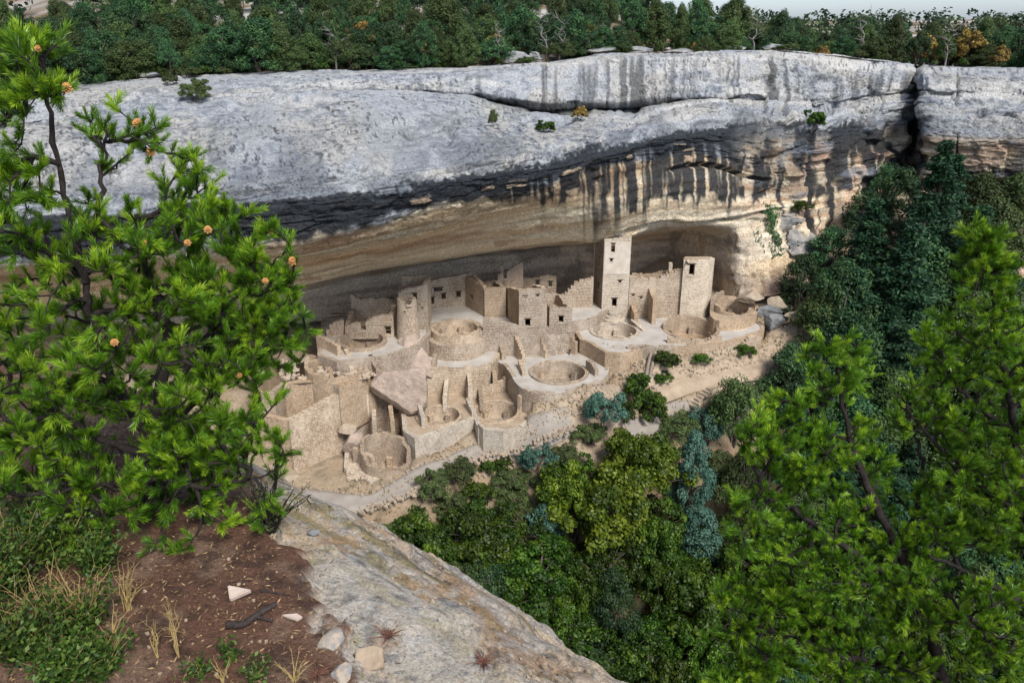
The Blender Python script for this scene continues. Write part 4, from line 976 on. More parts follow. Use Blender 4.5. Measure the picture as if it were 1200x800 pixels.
scatter_stones("terrace_rubble", "loose rubble on the west terrace and low platform", [(*XY(tl.uniform(330,440), tl.uniform(420,445), 7.0), 7.05) for _ in range(160)] + [(*XY(tl.uniform(408,440), tl.uniform(544,562), 1.0), 1.08) for _ in range(150)], M_CREAM, 0.15, 0.4, 8)

# ================================================================== VEGETATION
M_BARK  = mat_plain("dark_bark", (0.038,0.030,0.026), (0.016,0.013,0.012), 25.0, 0.9, 0.01)
M_SLAB = mat_plain("rim_slab_stone", (0.36,0.345,0.32), (0.17,0.18,0.19), 1.0, 0.95, 0.08, 4.0)
M_SNAG = mat_plain("dead_wood", (0.26,0.24,0.22), (0.12,0.11,0.10), 6.0, 0.9, 0.02)
M_BARK2 = mat_plain("grey_bark", (0.14,0.115,0.09), (0.06,0.048,0.04), 6.0, 0.9, 0.02)
L_JUN   = mat_leaf("juniper_foliage", (0.006,0.024,0.011), (0.024,0.068,0.024), (0.085,0.165,0.044), 0.6, 0.15, 0.17)
L_OLJ   = mat_leaf("olive_juniper_foliage", (0.020,0.038,0.012), (0.050,0.085,0.022), (0.100,0.145,0.040), 0.6, 0.15, 0.16)
L_FIR   = mat_leaf("fir_foliage", (0.007,0.026,0.014), (0.018,0.056,0.024), (0.048,0.110,0.042), 0.6, 0.12)
L_OAK   = mat_leaf("oak_foliage", (0.006,0.018,0.002), (0.026,0.064,0.005), (0.110,0.190,0.013), 0.5, 0.25, 0.17)
L_YEL   = mat_leaf("yellow_green_oak_foliage", (0.014,0.036,0.003), (0.060,0.104,0.006), (0.200,0.255,0.018), 0.5, 0.25, 0.06)
L_TEAL  = mat_leaf("blue_green_foliage", (0.018,0.048,0.034), (0.050,0.115,0.082), (0.115,0.215,0.150), 0.6, 0.15, 0.06)
L_OLIVE = mat_leaf("olive_shrub_foliage", (0.030,0.045,0.012), (0.065,0.095,0.028), (0.120,0.150,0.050), 0.6, 0.2)
L_RUST  = mat_leaf("autumn_foliage", (0.08,0.06,0.015), (0.20,0.13,0.03), (0.34,0.24,0.05), 0.6, 0.25)

def unit(v): return v / (np.linalg.norm(v, axis=-1, keepdims=True) + 1e-9)
def tubes(A, B, ra, rb, n=5):
    """separate tapered prisms from A to B"""
    A, B = np.asarray(A, float), np.asarray(B, float); d = unit(B - A)
    ref = np.where(np.abs(d[:, 2:3]) > 0.9, np.array([[1.0, 0, 0]]), np.array([[0, 0, 1.0]]))
    u = unit(np.cross(d, ref)); w = np.cross(d, u)
    t = np.arange(n) * 2 * math.pi / n; c, s = np.cos(t)[None, :, None], np.sin(t)[None, :, None]
    ring = u[:, None] * c + w[:, None] * s
    V = np.concatenate([A[:, None] + ring * np.asarray(ra)[:, None, None], B[:, None] + ring * np.asarray(rb)[:, None, None]], 1)
    i = np.arange(n); f = np.stack([i, (i + 1) % n, n + (i + 1) % n, n + i], 1)
    F = (np.arange(len(A)) * 2 * n)[:, None, None] + f[None]
    return V.reshape(-1, 3), F.reshape(-1, 4)
def leaves(P, Nrm, length, width, rng, droop=None):
    """one folded diamond per leaf"""
    n = len(P); a = unit(np.cross(Nrm, rng.normal(size=(n, 3)))) if droop is None else unit(droop)
    b = unit(np.cross(Nrm, a)); L = np.asarray(length).reshape(-1, 1) / 2; W = np.asarray(width).reshape(-1, 1) / 2
    V = np.stack([P - a * L, P + b * W, P + a * L, P - b * W], 1)
    return V.reshape(-1, 3), np.arange(4 * n).reshape(-1, 4)
def crown(kind, seed, H, W, nclump, per, leaf, base=0.12):
    rng = np.random.default_rng(seed)
    if kind == 'cone':
        h = rng.uniform(0, 1, nclump) ** 1.25; R = (1 - h) ** 0.75 * (0.75 + 0.25 * np.sin(h * 38 + seed)); a = rng.uniform(0, 2 * math.pi, nclump)
        rr = R * np.sqrt(rng.uniform(0.25, 1.0, nclump)) * rng.uniform(0.75, 1.12, nclump)
        C = np.stack([rr * np.cos(a) * W / 2, rr * np.sin(a) * W / 2, H * (base + (1 - base) * h * 0.97)], 1)
        cr = W * 0.15 * (1.15 - 0.7 * h)
        flat_ = 0.55
    elif kind == 'juniper':
        h = rng.uniform(0, 1, nclump); R = np.sin(np.clip(h * 0.86 + 0.14, 0, 1) * math.pi) ** 0.6 * (1 - 0.35 * h); a = rng.uniform(0, 2 * math.pi, nclump)
        lob = 0.72 + 0.5 * vnoise(np.cos(a) * 1.6 + seed, np.sin(a) * 1.6, h * 2.6, seed)
        rr = R * np.sqrt(rng.uniform(0.2, 1.0, nclump)) * lob
        C = np.stack([rr * np.cos(a) * W / 2, rr * np.sin(a) * W / 2, H * (base + (0.97 - base) * h)], 1)
        cr = W * rng.uniform(0.09, 0.15, nclump); flat_ = 0.85
    else:
        v = unit(rng.normal(size=(nclump, 3))); v[:, 2] = np.abs(v[:, 2]) * 1.0 - 0.25
        lob = 0.42 + 0.95 * vnoise(v[:, 0] * 1.8 + seed, v[:, 1] * 1.8, v[:, 2] * 1.8, seed)
        rr = rng.uniform(0.35, 1.0, nclump) ** 0.5 * lob
        C = v * rr[:, None] * np.array([W / 2, W / 2, H * (1 - base) * 0.62]); C[:, 2] += H * (base + (1 - base) * 0.40)
        cr = W * rng.uniform(0.07, 0.13, nclump); flat_ = 0.75
    cr = np.broadcast_to(cr, (nclump,))
    k = np.repeat(np.arange(nclump), per); n = len(k)
    dirs = unit(rng.normal(size=(n, 3))); rad = rng.uniform(0.35, 1.05, n) ** 0.6
    P = C[k] + dirs * (cr[k] * rad)[:, None] * np.array([1, 1, flat_])
    Nn = unit(dirs + rng.normal(size=(n, 3)) * 0.55 + np.array([0, 0, 0.5]))
    L = leaf[0] * rng.uniform(0.7, 1.3, n); Wd = leaf[1] * rng.uniform(0.7, 1.3, n)
    dr = None
    if kind == 'cone': dr = unit(np.stack([dirs[:, 0], dirs[:, 1], dirs[:, 2] * 0.3 - 0.1], 1) + rng.normal(size=(n, 3)) * 0.35)
    V, F = leaves(P, Nn, L, Wd, rng, dr)
    tint = np.clip(rng.uniform(0, 1, nclump)[k] * 0.45 + rng.uniform(0, 0.55, n), 0, 1)
    return V, F, tint, C
def trunk_geo(seed, H, W, C, stems=1, top=0.75, r0=None):
    rng = np.random.default_rng(seed + 99); A, B, ra, rb = [], [], [], []
    r0 = r0 or 0.035 * H
    for s in range(stems):
        a = rng.uniform(0, 6.28); off = 0.0 if stems == 1 else 0.22 * W
        tipv = np.array([math.cos(a) * off, math.sin(a) * off, H * top]); prev = np.array([math.cos(a) * off * 0.12, math.sin(a) * off * 0.12, -0.25]); K = 7
        nodes = [prev]
        for k in range(1, K + 1):
            f = k / K; p = tipv * np.array([f ** 0.7, f ** 0.7, f]) + np.array([*(rng.normal(size=2) * 0.02 * H), 0])
            A.append(prev); B.append(p); ra.append(r0 * (1 - 0.85 * (k - 1) / K) / stems ** 0.5); rb.append(r0 * (1 - 0.85 * k / K) / stems ** 0.5); prev = p; nodes.append(p)
        nodes = np.array(nodes)
        for c in C[rng.choice(len(C), min(len(C), 16), replace=False)]:
            j = np.argmin(np.abs(nodes[:, 2] - c[2] * 0.75)); p0 = nodes[j]; mid = (p0 + c) / 2 + np.array([0, 0, 0.04 * H])
            rr = r0 * 0.32 / stems ** 0.5
            A += [p0, mid]; B += [mid, c]; ra += [rr, rr * 0.65]; rb += [rr * 0.65, rr * 0.2]
    return tubes(A, B, ra, rb, 5)
PROTO = {}
def proto(key, kind, seed, H, W, nclump, per, leaf, lm, base=0.12, stems=1, top=0.75, bark=None):
    V, F, t, C = crown(kind, seed, H, W, nclump, per, leaf, base)
    cm = mesh_np(key + "_crown", V, F, lm, False, None, t)
    TV, TF = trunk_geo(seed, H, W, C, stems, top)
    PROTO.setdefault(key, []).append((mesh_np(key + "_trunk", TV, TF, bark or M_BARK2, True), cm, H, W))
for s in range(5): proto("juniper", 'juniper', 10 + s, 5.5, 4.6, 70 + 12 * s, 130, (0.19, 0.10), L_JUN if s < 3 else L_OLJ, 0.08, 2, 0.7)
for s in range(3): proto("juniper", 'round', 15 + s, 5.0, 5.0, 80, 110, (0.19, 0.10), (L_JUN, L_OLJ, L_JUN)[s], 0.06, 3, 0.6)
for s in range(3): proto("fir", 'cone', 20 + s, 9.0, 5.0, 150, 90, (0.30, 0.11), L_FIR, 0.05, 1, 0.95)
for s in range(5): proto("oak", 'round', 30 + s, 4.5, 5.0, 60, 170, (0.19, 0.13), L_OAK, 0.15, 3, 0.6)
for s in range(2): proto("yellow_oak", 'round', 40 + s, 5.0, 5.2, 70, 190, (0.19, 0.13), L_YEL, 0.15, 3, 0.6)
for s in range(2): proto("blue_tree", 'juniper', 50 + s, 4.5, 3.6, 80, 130, (0.18, 0.09), L_TEAL, 0.06, 1, 0.8)
for s in range(2): proto("dark_shrub", 'round', 60 + s, 2.2, 2.6, 45, 120, (0.20, 0.05), L_OLIVE, 0.02, 4, 0.5)
for s in range(2): proto("sage", 'round', 70 + s, 2.0, 2.8, 45, 120, (0.16, 0.07), L_TEAL, 0.02, 4, 0.5)
for s in range(2): proto("green_shrub", 'round', 80 + s, 2.0, 2.6, 40, 120, (0.16, 0.09), L_OAK, 0.02, 4, 0.5)
proto("rust_shrub", 'round', 90, 3.0, 3.2, 40, 80, (0.26, 0.16), L_RUST, 0.1, 3, 0.6)

_pi = [0]
prng = random.Random(77)
def plant(key, name, label, cat, loc, w, h, group=None, which=None):
    ps = PROTO[key]; tm, cm, H, W = ps[(_pi[0] if which is None else which) % len(ps)]; _pi[0] += 1
    e = empty(name, (loc[0], loc[1], loc[2] - 0.1), label, cat, group, prng.uniform(0, 6.28))
    e.scale = (w / W, w / W * prng.uniform(0.9, 1.1), h / H)
    link("trunk", tm, e); link("crown", cm, e)
    return e
def by_pix(key, name, label, cat, px, py, wpx, hpx, group=None):
    p = TG(px, py); m = p[1] / ray(px, py)[1] / FPX
    return plant(key, name, label, cat, p, wpx * m * 1.1, hpx * m / 0.92, group)

# shrubs on the slope below the ruin
for key, px, py, w, h, lab in [
    ("dark_shrub",508,586,42,44,"left of the two round dark green shrubs beside the pale path"), ("dark_shrub",541,570,38,44,"right of the two round dark green shrubs beside the pale path"),
    ("sage",627,550,46,30,"low blue green shrub below the path, above the oak thicket"), ("dark_shrub",657,545,34,30,"dark shrub just right of the low blue green shrub"),
    ("green_shrub",573,556,22,20,"tiny green shrub right of the two round shrubs"), ("green_shrub",590,550,20,18,"smaller weed beside the rubble edge of the path"), ("sage",705,496,54,36,"wide blue green sagebrush below the middle terrace"),
    ("green_shrub",746,478,40,46,"leafy green shrub right of the wide sagebrush"), ("green_shrub",764,494,34,40,"leafy shrub left of the descending stone stair"), ("green_shrub",733,492,28,24,"low green shrub between sagebrush and grey path"),
    ("green_shrub",780,430,36,22,"bright green shrub beside the grey logs"), ("green_shrub",777,449,22,14,"small green tuft at the foot of the grey logs"), ("green_shrub",822,424,26,12,"flat green tuft on the stone band"),
    ("dark_shrub",798,516,50,40,"olive shrub beside the short grey path"), ("sage",828,520,44,44,"grey green shrub at the foot of the dark juniper"), ("dark_shrub",690,520,40,30,"dark shrub under the rock outcrop"),
    ("green_shrub",872,415,30,14,"low green patch at the edge of the dirt path"), ("dark_shrub",640,575,40,30,"olive shrub left of the yellow green oaks"), ("green_shrub",560,590,44,30,"green shrub on the slope below the two round shrubs"), ("dark_shrub",600,572,44,28,"small olive shrub on the dry slope below the low blue green shrub"), ("dark_shrub",532,604,44,30,"olive shrub under the two round shrubs"), ("green_shrub",675,560,40,30,"green shrub at the upper left of the yellow green oaks"), ("dark_shrub",770,540,46,40,"olive shrub above the tall blue green juniper"), ("dark_shrub",840,560,44,40,"olive shrub right of the tall blue green juniper"), ("green_shrub",650,152,1,1,"")]:
    if lab: by_pix(key, "shrub", lab, "shrub", px, py, w, h)
# trees standing apart in the canyon
for key, nm, px, py, w, h, lab in [
    ("yellow_oak","oak_tree",708,650,104,118,"large yellow green oak in the middle of the canyon"), ("yellow_oak","oak_tree",748,600,80,110,"upright yellow green oak right behind the large one"), ("yellow_oak","oak_tree",668,640,80,110,"yellow green oak on the left flank of the large one"),
    ("blue_tree","juniper_tree",806,604,54,100,"tall blue green juniper beside the yellow green oak"), ("blue_tree","juniper_tree",816,662,60,72,"leaning blue green juniper below the tall one"), ("blue_tree","juniper_tree",638,648,60,60,"blue green juniper in the shade of the oak thicket"),
    ("juniper","juniper_tree",857,524,72,96,"dark pointed juniper in front of the dirt path"), ("juniper","juniper_tree",885,334,52,104,"dark juniper growing against the right leg of the cliff"), ("juniper","juniper_tree",934,374,54,70,"round dark juniper on the slope among grey blocks"),
    ("oak","oak_tree",548,668,84,80,"rounded green oak just beyond the rock edge"), ("oak","oak_tree",596,660,84,66,"dark oak between the rounded oak and the blue green juniper"), ("oak","oak_tree",820,760,110,110,"broad green oak left of the foreground pine"),
    ("oak","oak_tree",775,640,70,64,"green oak at the right foot of the yellow green oak"), ("oak","oak_tree",792,700,84,70,"green oak under the leaning blue green juniper"), ("juniper","juniper_tree",866,610,70,90,"dark juniper right of the blue green junipers"), ("oak","oak_tree",850,665,80,76,"green oak between the blue green junipers and the foreground pine"), ("dark_shrub","shrub",862,560,50,36,"grey green shrub on the bare brown slope"),
    ("oak","oak_tree",745,680,84,64,"green oak in the shade right below the large yellow green one"), ("oak","oak_tree",690,694,90,60,"green oak just below the large yellow green one"), ("oak","oak_tree",648,690,84,60,"green oak left below the large yellow green one"), ("dark_shrub","shrub",470,640,70,30,"dark shrub peeping over the rock edge"), ("dark_shrub","shrub",600,600,60,34,"olive shrub on the dry grass slope"), ("oak","oak_tree",500,656,70,50,"low dark oak right behind the rock edge"),
    ("juniper","juniper_tree",1012,285,60,66,"dark juniper under the pocketed cliff face"), ("juniper","juniper_tree",1046,285,64,80,"dark juniper left of the cleft"), ("fir","fir_tree",1100,300,76,110,"dark fir right in front of the cleft"), ("juniper","juniper_tree",968,330,56,60,"dark juniper right of the layered outcrop"), ("juniper","juniper_tree",960,410,64,70,"dark juniper above the tan flat block"), ("juniper","juniper_tree",1140,280,70,70,"dark juniper under the right dome of the cliff"), ("fir","fir_tree",1060,385,96,140,"dense dark fir below the tallest one"), ("fir","fir_tree",1075,345,96,165,"tallest dark fir below the cliff crack"), ("fir","fir_tree",1008,350,84,110,"dark fir left of the tallest fir"), ("fir","fir_tree",1120,400,100,150,"dark fir right of the tallest fir"), ("fir","fir_tree",1042,430,110,160,"broad dark fir in front of the tallest fir"), ("fir","fir_tree",985,450,84,130,"dark fir above the foreground pine tip"), ("juniper","juniper_tree",1180,292,80,80,"bluish juniper at the right edge under the cliff"), ("juniper","juniper_tree",1150,330,80,90,"dark juniper behind the tip of the tall foreground pine")]:
    by_pix(key, nm, lab, "tree", px, py, w, h)
# the oak thicket in the canyon bottom, and the wooded right-hand slope
for r in range(8):
    for c in range(13):
        px = 440 + c * 56 + (r % 2) * 28 + prng.uniform(-18, 18); py = 688 + r * 40 + prng.uniform(-12, 12)
        if px < 360 + (py - 590) * 1.35 - 60 - r * 8 or px > 960: continue
        if py < 690 and 640 < px < 780: continue
        by_pix("oak" if prng.random() < 0.9 else "juniper", "oak_tree", ("thicket oak along the edge of the near rock" if px < 600 else "thicket oak below the yellow green oaks" if px < 760 else "thicket oak beside the foreground pine") + (", high on the slope" if r < 3 else ", deep in the canyon"), "tree", px, py, prng.uniform(52, 92), prng.uniform(50, 112), "oaks of the canyon thicket")
for r in range(12):
    for c in range(10):
        px = 880 + c * 42 + (r % 2) * 20 + prng.uniform(-14, 14); py = 400 + r * 44 + prng.uniform(-14, 14)
        if px < 900 + max(0, (470 - py)) * 0.7 or (r < 2 and px < 950): continue
        by_pix(prng.choice(["fir", "juniper", "juniper", "juniper", "oak"]), "conifer", ("dark conifer behind the lower foreground pine" if px < 1040 else "dark conifer behind the taller foreground pine") + (" below the firs" if py < 560 else " low in the canyon"), "tree", px, py, prng.uniform(60, 90), prng.uniform(70, 120), "conifers of the wooded right slope")

# the wood on the mesa
def rim_at(x):
    return float(np.interp(x, CLIFF[:, 0, 0], CLIFF[:, 0, 1])), float(np.interp(x, CLIFF[:, 0, 0], CLIFF[:, 0, 2]))
def mesa_plant(key, name, label, px, off, w, h, group=None, cat="tree"):
    x = (px - 600) / FPX * 100 / 1.05; 
    for _ in range(3):
        ry, rz = rim_at(x); x = (px - 600) / FPX * (ry + off) / 1.05
    y = ry + off; z = float(mesa_z(x, y)) if off > 10 else rz + (float(mesa_z(x, y)) - rz) * float(sstep(0, 10, off)) - 0.1
    plant(key, name, label, cat, (x, y, z), w, h, group)
def zone(px, o):
    where = "left end of the cliff" if px < 240 else "black lip of the overhang" if px < 520 else "square tower" if px < 760 else "stained right cliff" if px < 1010 else "cleft at the right"
    return ("juniper standing close behind the rim above the " if o < 9 else "juniper in the middle of the wood above the " if o < 30 else "juniper at the back of the wood above the ") + where
for px in range(-30, 735, 23):
    if 590 < px < 640: continue
    mesa_plant("juniper", "juniper_tree", ("front row juniper on the rim above the left pine" if px < 300 else "front row juniper on the rim above the black lip" if px < 520 else "front row juniper on the rim left of the open mesa"), px + prng.uniform(-9, 9), prng.uniform(-0.2, 4.0), prng.uniform(3.0, 6.4), prng.uniform(2.6, 6.4), "front row junipers on the left rim")
for r, (off, n) in enumerate([(6, 40), (11, 42), (17, 44), (25, 46), (36, 48), (52, 50)]):
    for i in range(n):
        px = -60 + i * (1300 / n) + prng.uniform(-14, 14)
        o = off + prng.uniform(-2, 2)
        if px > 690 and o < 9: continue
        if 700 < px < 960 and o < 15 and prng.random() < 0.6: continue
        tall = prng.uniform(4.8, 7.6) if px < 690 else prng.uniform(6.2, 9.0) if px < 930 and o > 12 else prng.uniform(4.4, 7.2)
        mesa_plant("juniper", "juniper_tree", zone(px, o), px, o, prng.uniform(3.2, 6.6), tall * prng.uniform(0.7, 1.08), "junipers of the mesa wood")
for px, off, h in [(1010,5,5.2),(1040,4,6.4),(1072,5,6.0),(1105,4.5,5.2),(1130,6,5.8),(1160,5,4.6),(1190,6,5.4),(985,6,4.2),(1020,2.5,3.2),(1150,3,3.2),(1215,4,5)]:
    mesa_plant("juniper", "juniper_tree", "bushy juniper of the clump on the right rim", px, off, prng.uniform(3.4, 5.0), h, "junipers on the right rim")
for px, off, h, lab in [(430,10,6.0,"dull yellow crown in the wood above the black lip"), (300,9,5.0,"yellowing bush in the wood above the left slickrock"), (690,11,4.6,"pale orange bush at the edge of the open mesa"), (960,6,3.0,"yellow bush at the left of the right rim clump"), (1080,7,5.4,"yellow crown in the middle of the right rim clump"), (505,7,4.6,"yellowing bush among the junipers above the middle of the rim"), (575,9,4.2,"rust coloured bush behind the pale rocks on the rim"), (610,10,4.6,"orange bush behind the gap in the junipers"), (745,12,2.6,"small rusty bush at the left of the open mesa"), (725,9,2.2,"orange brown bush right of the front junipers"), (1133,4,5.6,"golden topped bush in the right rim clump"), (815,14,2.6,"dull yellow bush on the open mesa"),(1165,3,3.4,"yellowish bush near the right edge of the rim")]:
    mesa_plant("rust_shrub", "bush", lab, px, off, h * 0.9, h, None, "bush")
for px, off, w, h, lab in [(728,1.5,2.6,1.6,"round green shrub on the rim at the end of the junipers"), (850,3,3.2,2.2,"dark round shrub on the open rim"), (870,5,3,3.2,"small pine like juniper on the open rim"), (820,6,3,3.6,"upright juniper left of the dark round shrub"), (900,7,3.4,3.6,"juniper left of the right rim clump")]:
    mesa_plant("juniper", "juniper_tree", lab, px, off, w, h, None)
def cliff_plant(key, lab, px, py, wpx, hpx):
    """foot of the plant on the cliff surface nearest to a sighted point"""
    V = CLIFF.reshape(-1, 3); f = V[:, 1] * math.cos(PITCH) - (V[:, 2] - CZ) * math.sin(PITCH); up = V[:, 1] * math.sin(PITCH) + (V[:, 2] - CZ) * math.cos(PITCH)
    e = (600 + FPX * V[:, 0] / f - px) ** 2 + (400 - FPX * up / f - py) ** 2
    k = np.nonzero(e < 16)[0]; k = k[np.argmin(V[k, 1])] if len(k) else np.argmin(e)
    m = f[k] / FPX; plant(key, "shrub", lab, "shrub", V[k], wpx * m, hpx * m)
for a in [("dark_shrub","dark twiggy shrub on the pale slickrock at the left",233,116,42,32), ("dark_shrub","small twiggy shrub left of the one on the slickrock",202,96,20,16), ("dark_shrub","thin upright shrub on the ledge crack",578,146,12,26), ("green_shrub","low green shrub on the ledge crack",640,152,24,18),
          ("rust_shrub","yellow green shrub in the dark undercut",680,138,22,20), ("green_shrub","green shrub hanging on the right cliff face",955,150,30,26), ("green_shrub","bright green tuft on the grey outcrop under the cliff",940,246,30,16), ("juniper","young juniper rooted in the cliff right of the alcove",1035,240,40,60)]:
    cliff_plant(*a)

# pale rocks and dead snags along the rim, dry grass on the canyon slope
def rim_point(px, off):
    x = (px - 600) / FPX * 98 / 1.05
    for _ in range(3):
        ry, rz = rim_at(x); x = (px - 600) / FPX * (ry + off) / 1.05
    return x, ry + off, rz
for i, (px, off, w, h, lab) in enumerate([(600,4,4.2,2.2,"pale rock outcrop in the gap of the rim junipers"), (628,5,3.0,1.6,"smaller pale rock right of the rim outcrop"), (705,2.5,5.0,1.0,"flat pale slab at the end of the front junipers"), (745,3,4.5,0.9,"flat grey slab on the open rim"), (790,2,5.5,0.9,"long flat slab on the open rim above the square tower"), (860,4,4.0,0.8,"low pale slab on the open rim by the dark shrub"), (905,3,4.4,1.0,"grey slab on the rim left of the right clump"), (175,1,5.0,1.0,"broken ledge slab on the left slickrock"), (75,1,5.0,1.0,"ledge slab on the slickrock behind the left pine"), (655,7,3,1.8,"pale rock behind the front junipers"), (478,7,2.4,1.5,"pale rock showing between front junipers")]):
    x, y, z = rim_point(px, off); o = link("rim_rock", boulder_mesh("rim_rock", (w / 2, w * 0.35, h / 2), 500 + i, M_SLAB, 9, 4, 0.12, 0.4), None, (x, y, z + h * 0.2)); tag(o, lab, "rock")
def snag(px, off, h, seed, lab):
    x, y, z = rim_point(px, off); rng = np.random.default_rng(seed); A, B, ra, rb = [], [], [], []; prev = np.array([0, 0, -.2]); nodes = [prev]
    for k in range(7):
        q = np.array([rng.normal() * .12 * k, rng.normal() * .1 * k, h * (k + 1) / 7]); A.append(prev); B.append(q); ra.append(.14 * (1 - k / 8)); rb.append(.14 * (1 - (k + 1) / 8)); prev = q; nodes.append(q)
    for n in nodes[2:]:
        for _ in range(3):
            v = unit(np.array([rng.normal(), rng.normal(), .5])) * h * .25; A.append(n); B.append(n + v); ra.append(.05); rb.append(.02)
            A.append(n + v); B.append(n + v * 1.2 + rng.normal(size=3) * .35); ra.append(.02); rb.append(.008)
    V, F = tubes(A, B, ra, rb, 5); tag(link("dead_tree", mesh_np("dead_tree", V, F, M_SNAG, True), None, (x, y, z)), lab, "tree")
for a in [(585,3,4.0,1,"grey dead tree leaning in the gap of the rim junipers"), (655,3.5,4.5,2,"bare dead tree at the right of the rim gap"), (640,5,5.0,3,"taller bare tree behind the rim gap"), (1008,3,5.0,4,"bare dead tree at the left of the right rim clump"), (395,2,4,5,"bare snag among the front junipers above the black lip"), (880,6,4,6,"thin bare tree on the open mesa"), (1105,2.5,4.2,7,"bare tree in the middle of the right rim clump")]:
    snag(*a)
def build_grass():
    rng = np.random.default_rng(55); n = 26000
    x = rng.uniform(-16, 42, n); y = rng.uniform(46, 86, n); z = tz(x, y)
    ok = (z > -9) & (z < 7.5) & (fbm(x / 3.5, y / 3.5, 0, 3, 77) > 0.45); x, y, z = x[ok], y[ok], z[ok]; n = len(x)
    P = np.stack([x, y, z + 0.14], 1); up = unit(np.array([[0, 0, 1.0]]) + rng.normal(size=(n, 3)) * 0.45)
    V, F = leaves(P, unit(rng.normal(size=(n, 3))), rng.uniform(.25, .6, n), rng.uniform(.05, .12, n), rng, up)
    m = mat_leaf("dry_slope_grass", (0.10,0.085,0.03), (0.27,0.19,0.08), (0.42,0.32,0.15), 0.8, 0.2, 0.0)
    tag(link("slope_grass", mesh_np("slope_grass", V, F, m, False, None, rng.uniform(0, 1, n))), "dry golden grass on the slope below the ruin", None, None, "stuff")
build_grass()

def build_far_wood():
    rng = np.random.default_rng(66); V, F, T = [], [], []; nv = 0
    for i in range(560):
        x = rng.uniform(-120, 190); off = rng.uniform(52, 190); ry, _ = rim_at(x); x = x * (ry + off) / 105; y = ry + off; z = float(mesa_z(x, y)); h = rng.uniform(4.5, 7.5); w = rng.uniform(3.5, 6)
        n = 70; v = unit(rng.normal(size=(n, 3))) * rng.uniform(.4, 1, (n, 1)) ** .4; P = v * np.array([w / 2, w / 2, h * .48]) + np.array([x, y, z + h * .5])
        a, f = leaves(P, unit(v + rng.normal(size=(n, 3)) * .4), rng.uniform(.6, 1.3, n), rng.uniform(.5, .9, n), rng); V.append(a); F.append(f + nv); nv += len(a); T.append(np.clip(rng.uniform(0, .5) + rng.uniform(0, .5, n), 0, 1))
    tag(link("far_wood", mesh_np("far_wood", np.concatenate(V), np.concatenate(F), L_JUN, False, None, np.concatenate(T))), "far wood closing the horizon of the mesa", None, None, "stuff")
build_far_wood()

for i in range(26):
    px = prng.uniform(20, 1180); x, y, z = rim_point(px, prng.uniform(-1.2, 1.2))
    plant(prng.choice(["dark_shrub", "green_shrub", "dark_shrub"]), "rim_shrub", "small low shrub on the very edge of the rim", "shrub", (x, y, z), prng.uniform(0.9, 2.4), prng.uniform(0.6, 1.5), "low shrubs on the rim edge")

# ================================================================== FOREGROUND LEDGE
EA = np.array((-1.62, 5.02)); EE = np.array((0.771, -0.637)); EN = np.array((0.637, 0.771))
SOILZ = 33.5
def ledge_z(x, y):
    """height of the near ledge; b is the distance past the lip line"""
    x = np.asarray(x, float); y = np.asarray(y, float)
    b = (x - EA[0]) * EN[0] + (y - EA[1]) * EN[1]; a = (x - EA[0]) * EE[0] + (y - EA[1]) * EE[1]
    b = b + 0.26 * (fbm(a / 0.9, 3.0, 0.0, 5, 201, 0.6) - 0.5) + 0.07 * (np.floor(fbm(a / 0.22, 5.0, 0.0, 2, 209) * 6) / 6 - 0.5)
    drop = np.where(b < -1.25, 0, 0.40 * (b + 1.25) ** 2)
    drop = drop + np.where(b > 0.05, 2.2 * (b - 0.05) ** 2, 0)
    soil = soil_mask(x, y)
    layer = fbm(a / 2.5, b / 0.22, 0, 3, 203)
    z = SOILZ - drop + 0.05 * soil * fbm(x / 0.5, y / 0.5, 0, 3, 204) + (1 - soil) * (0.17 * (np.floor(layer * 7) / 7 - 0.5) - 0.05 * ledge_crack(a, b) + 0.06 * (fbm(x / 0.25, y / 0.25, 0, 4, 205) - 0.5))
    return z + 0.10 * (fbm(x / 1.6, y / 1.6, 0, 2, 206) - 0.5) + 0.06 * sstep(2.2, 0.5, np.hypot(x + 1.6, y - 3.7))
def ledge_crack(a, b):
    k = np.abs(fbm(a / 1.8, b / 0.28, 7.0, 4, 207) - 0.5); k2 = np.abs(fbm(a / 0.5, b / 0.35, 9.0, 3, 208) - 0.5)
    return np.maximum(1 - sstep(0.0, 0.014, k), 0.6 * (1 - sstep(0.0, 0.010, k2))) * sstep(-1.2, -0.7, b)
def soil_mask(x, y):
    c = (x + 1.32) * 1.30 + (y - 3.83) * 0.73; c = c / 1.49
    n = fbm(np.asarray(x) / 0.30, np.asarray(y) / 0.30, 0, 6, 202, 0.62) - 0.5
    return 1 - sstep(-0.025, 0.02, c + n * 0.45)
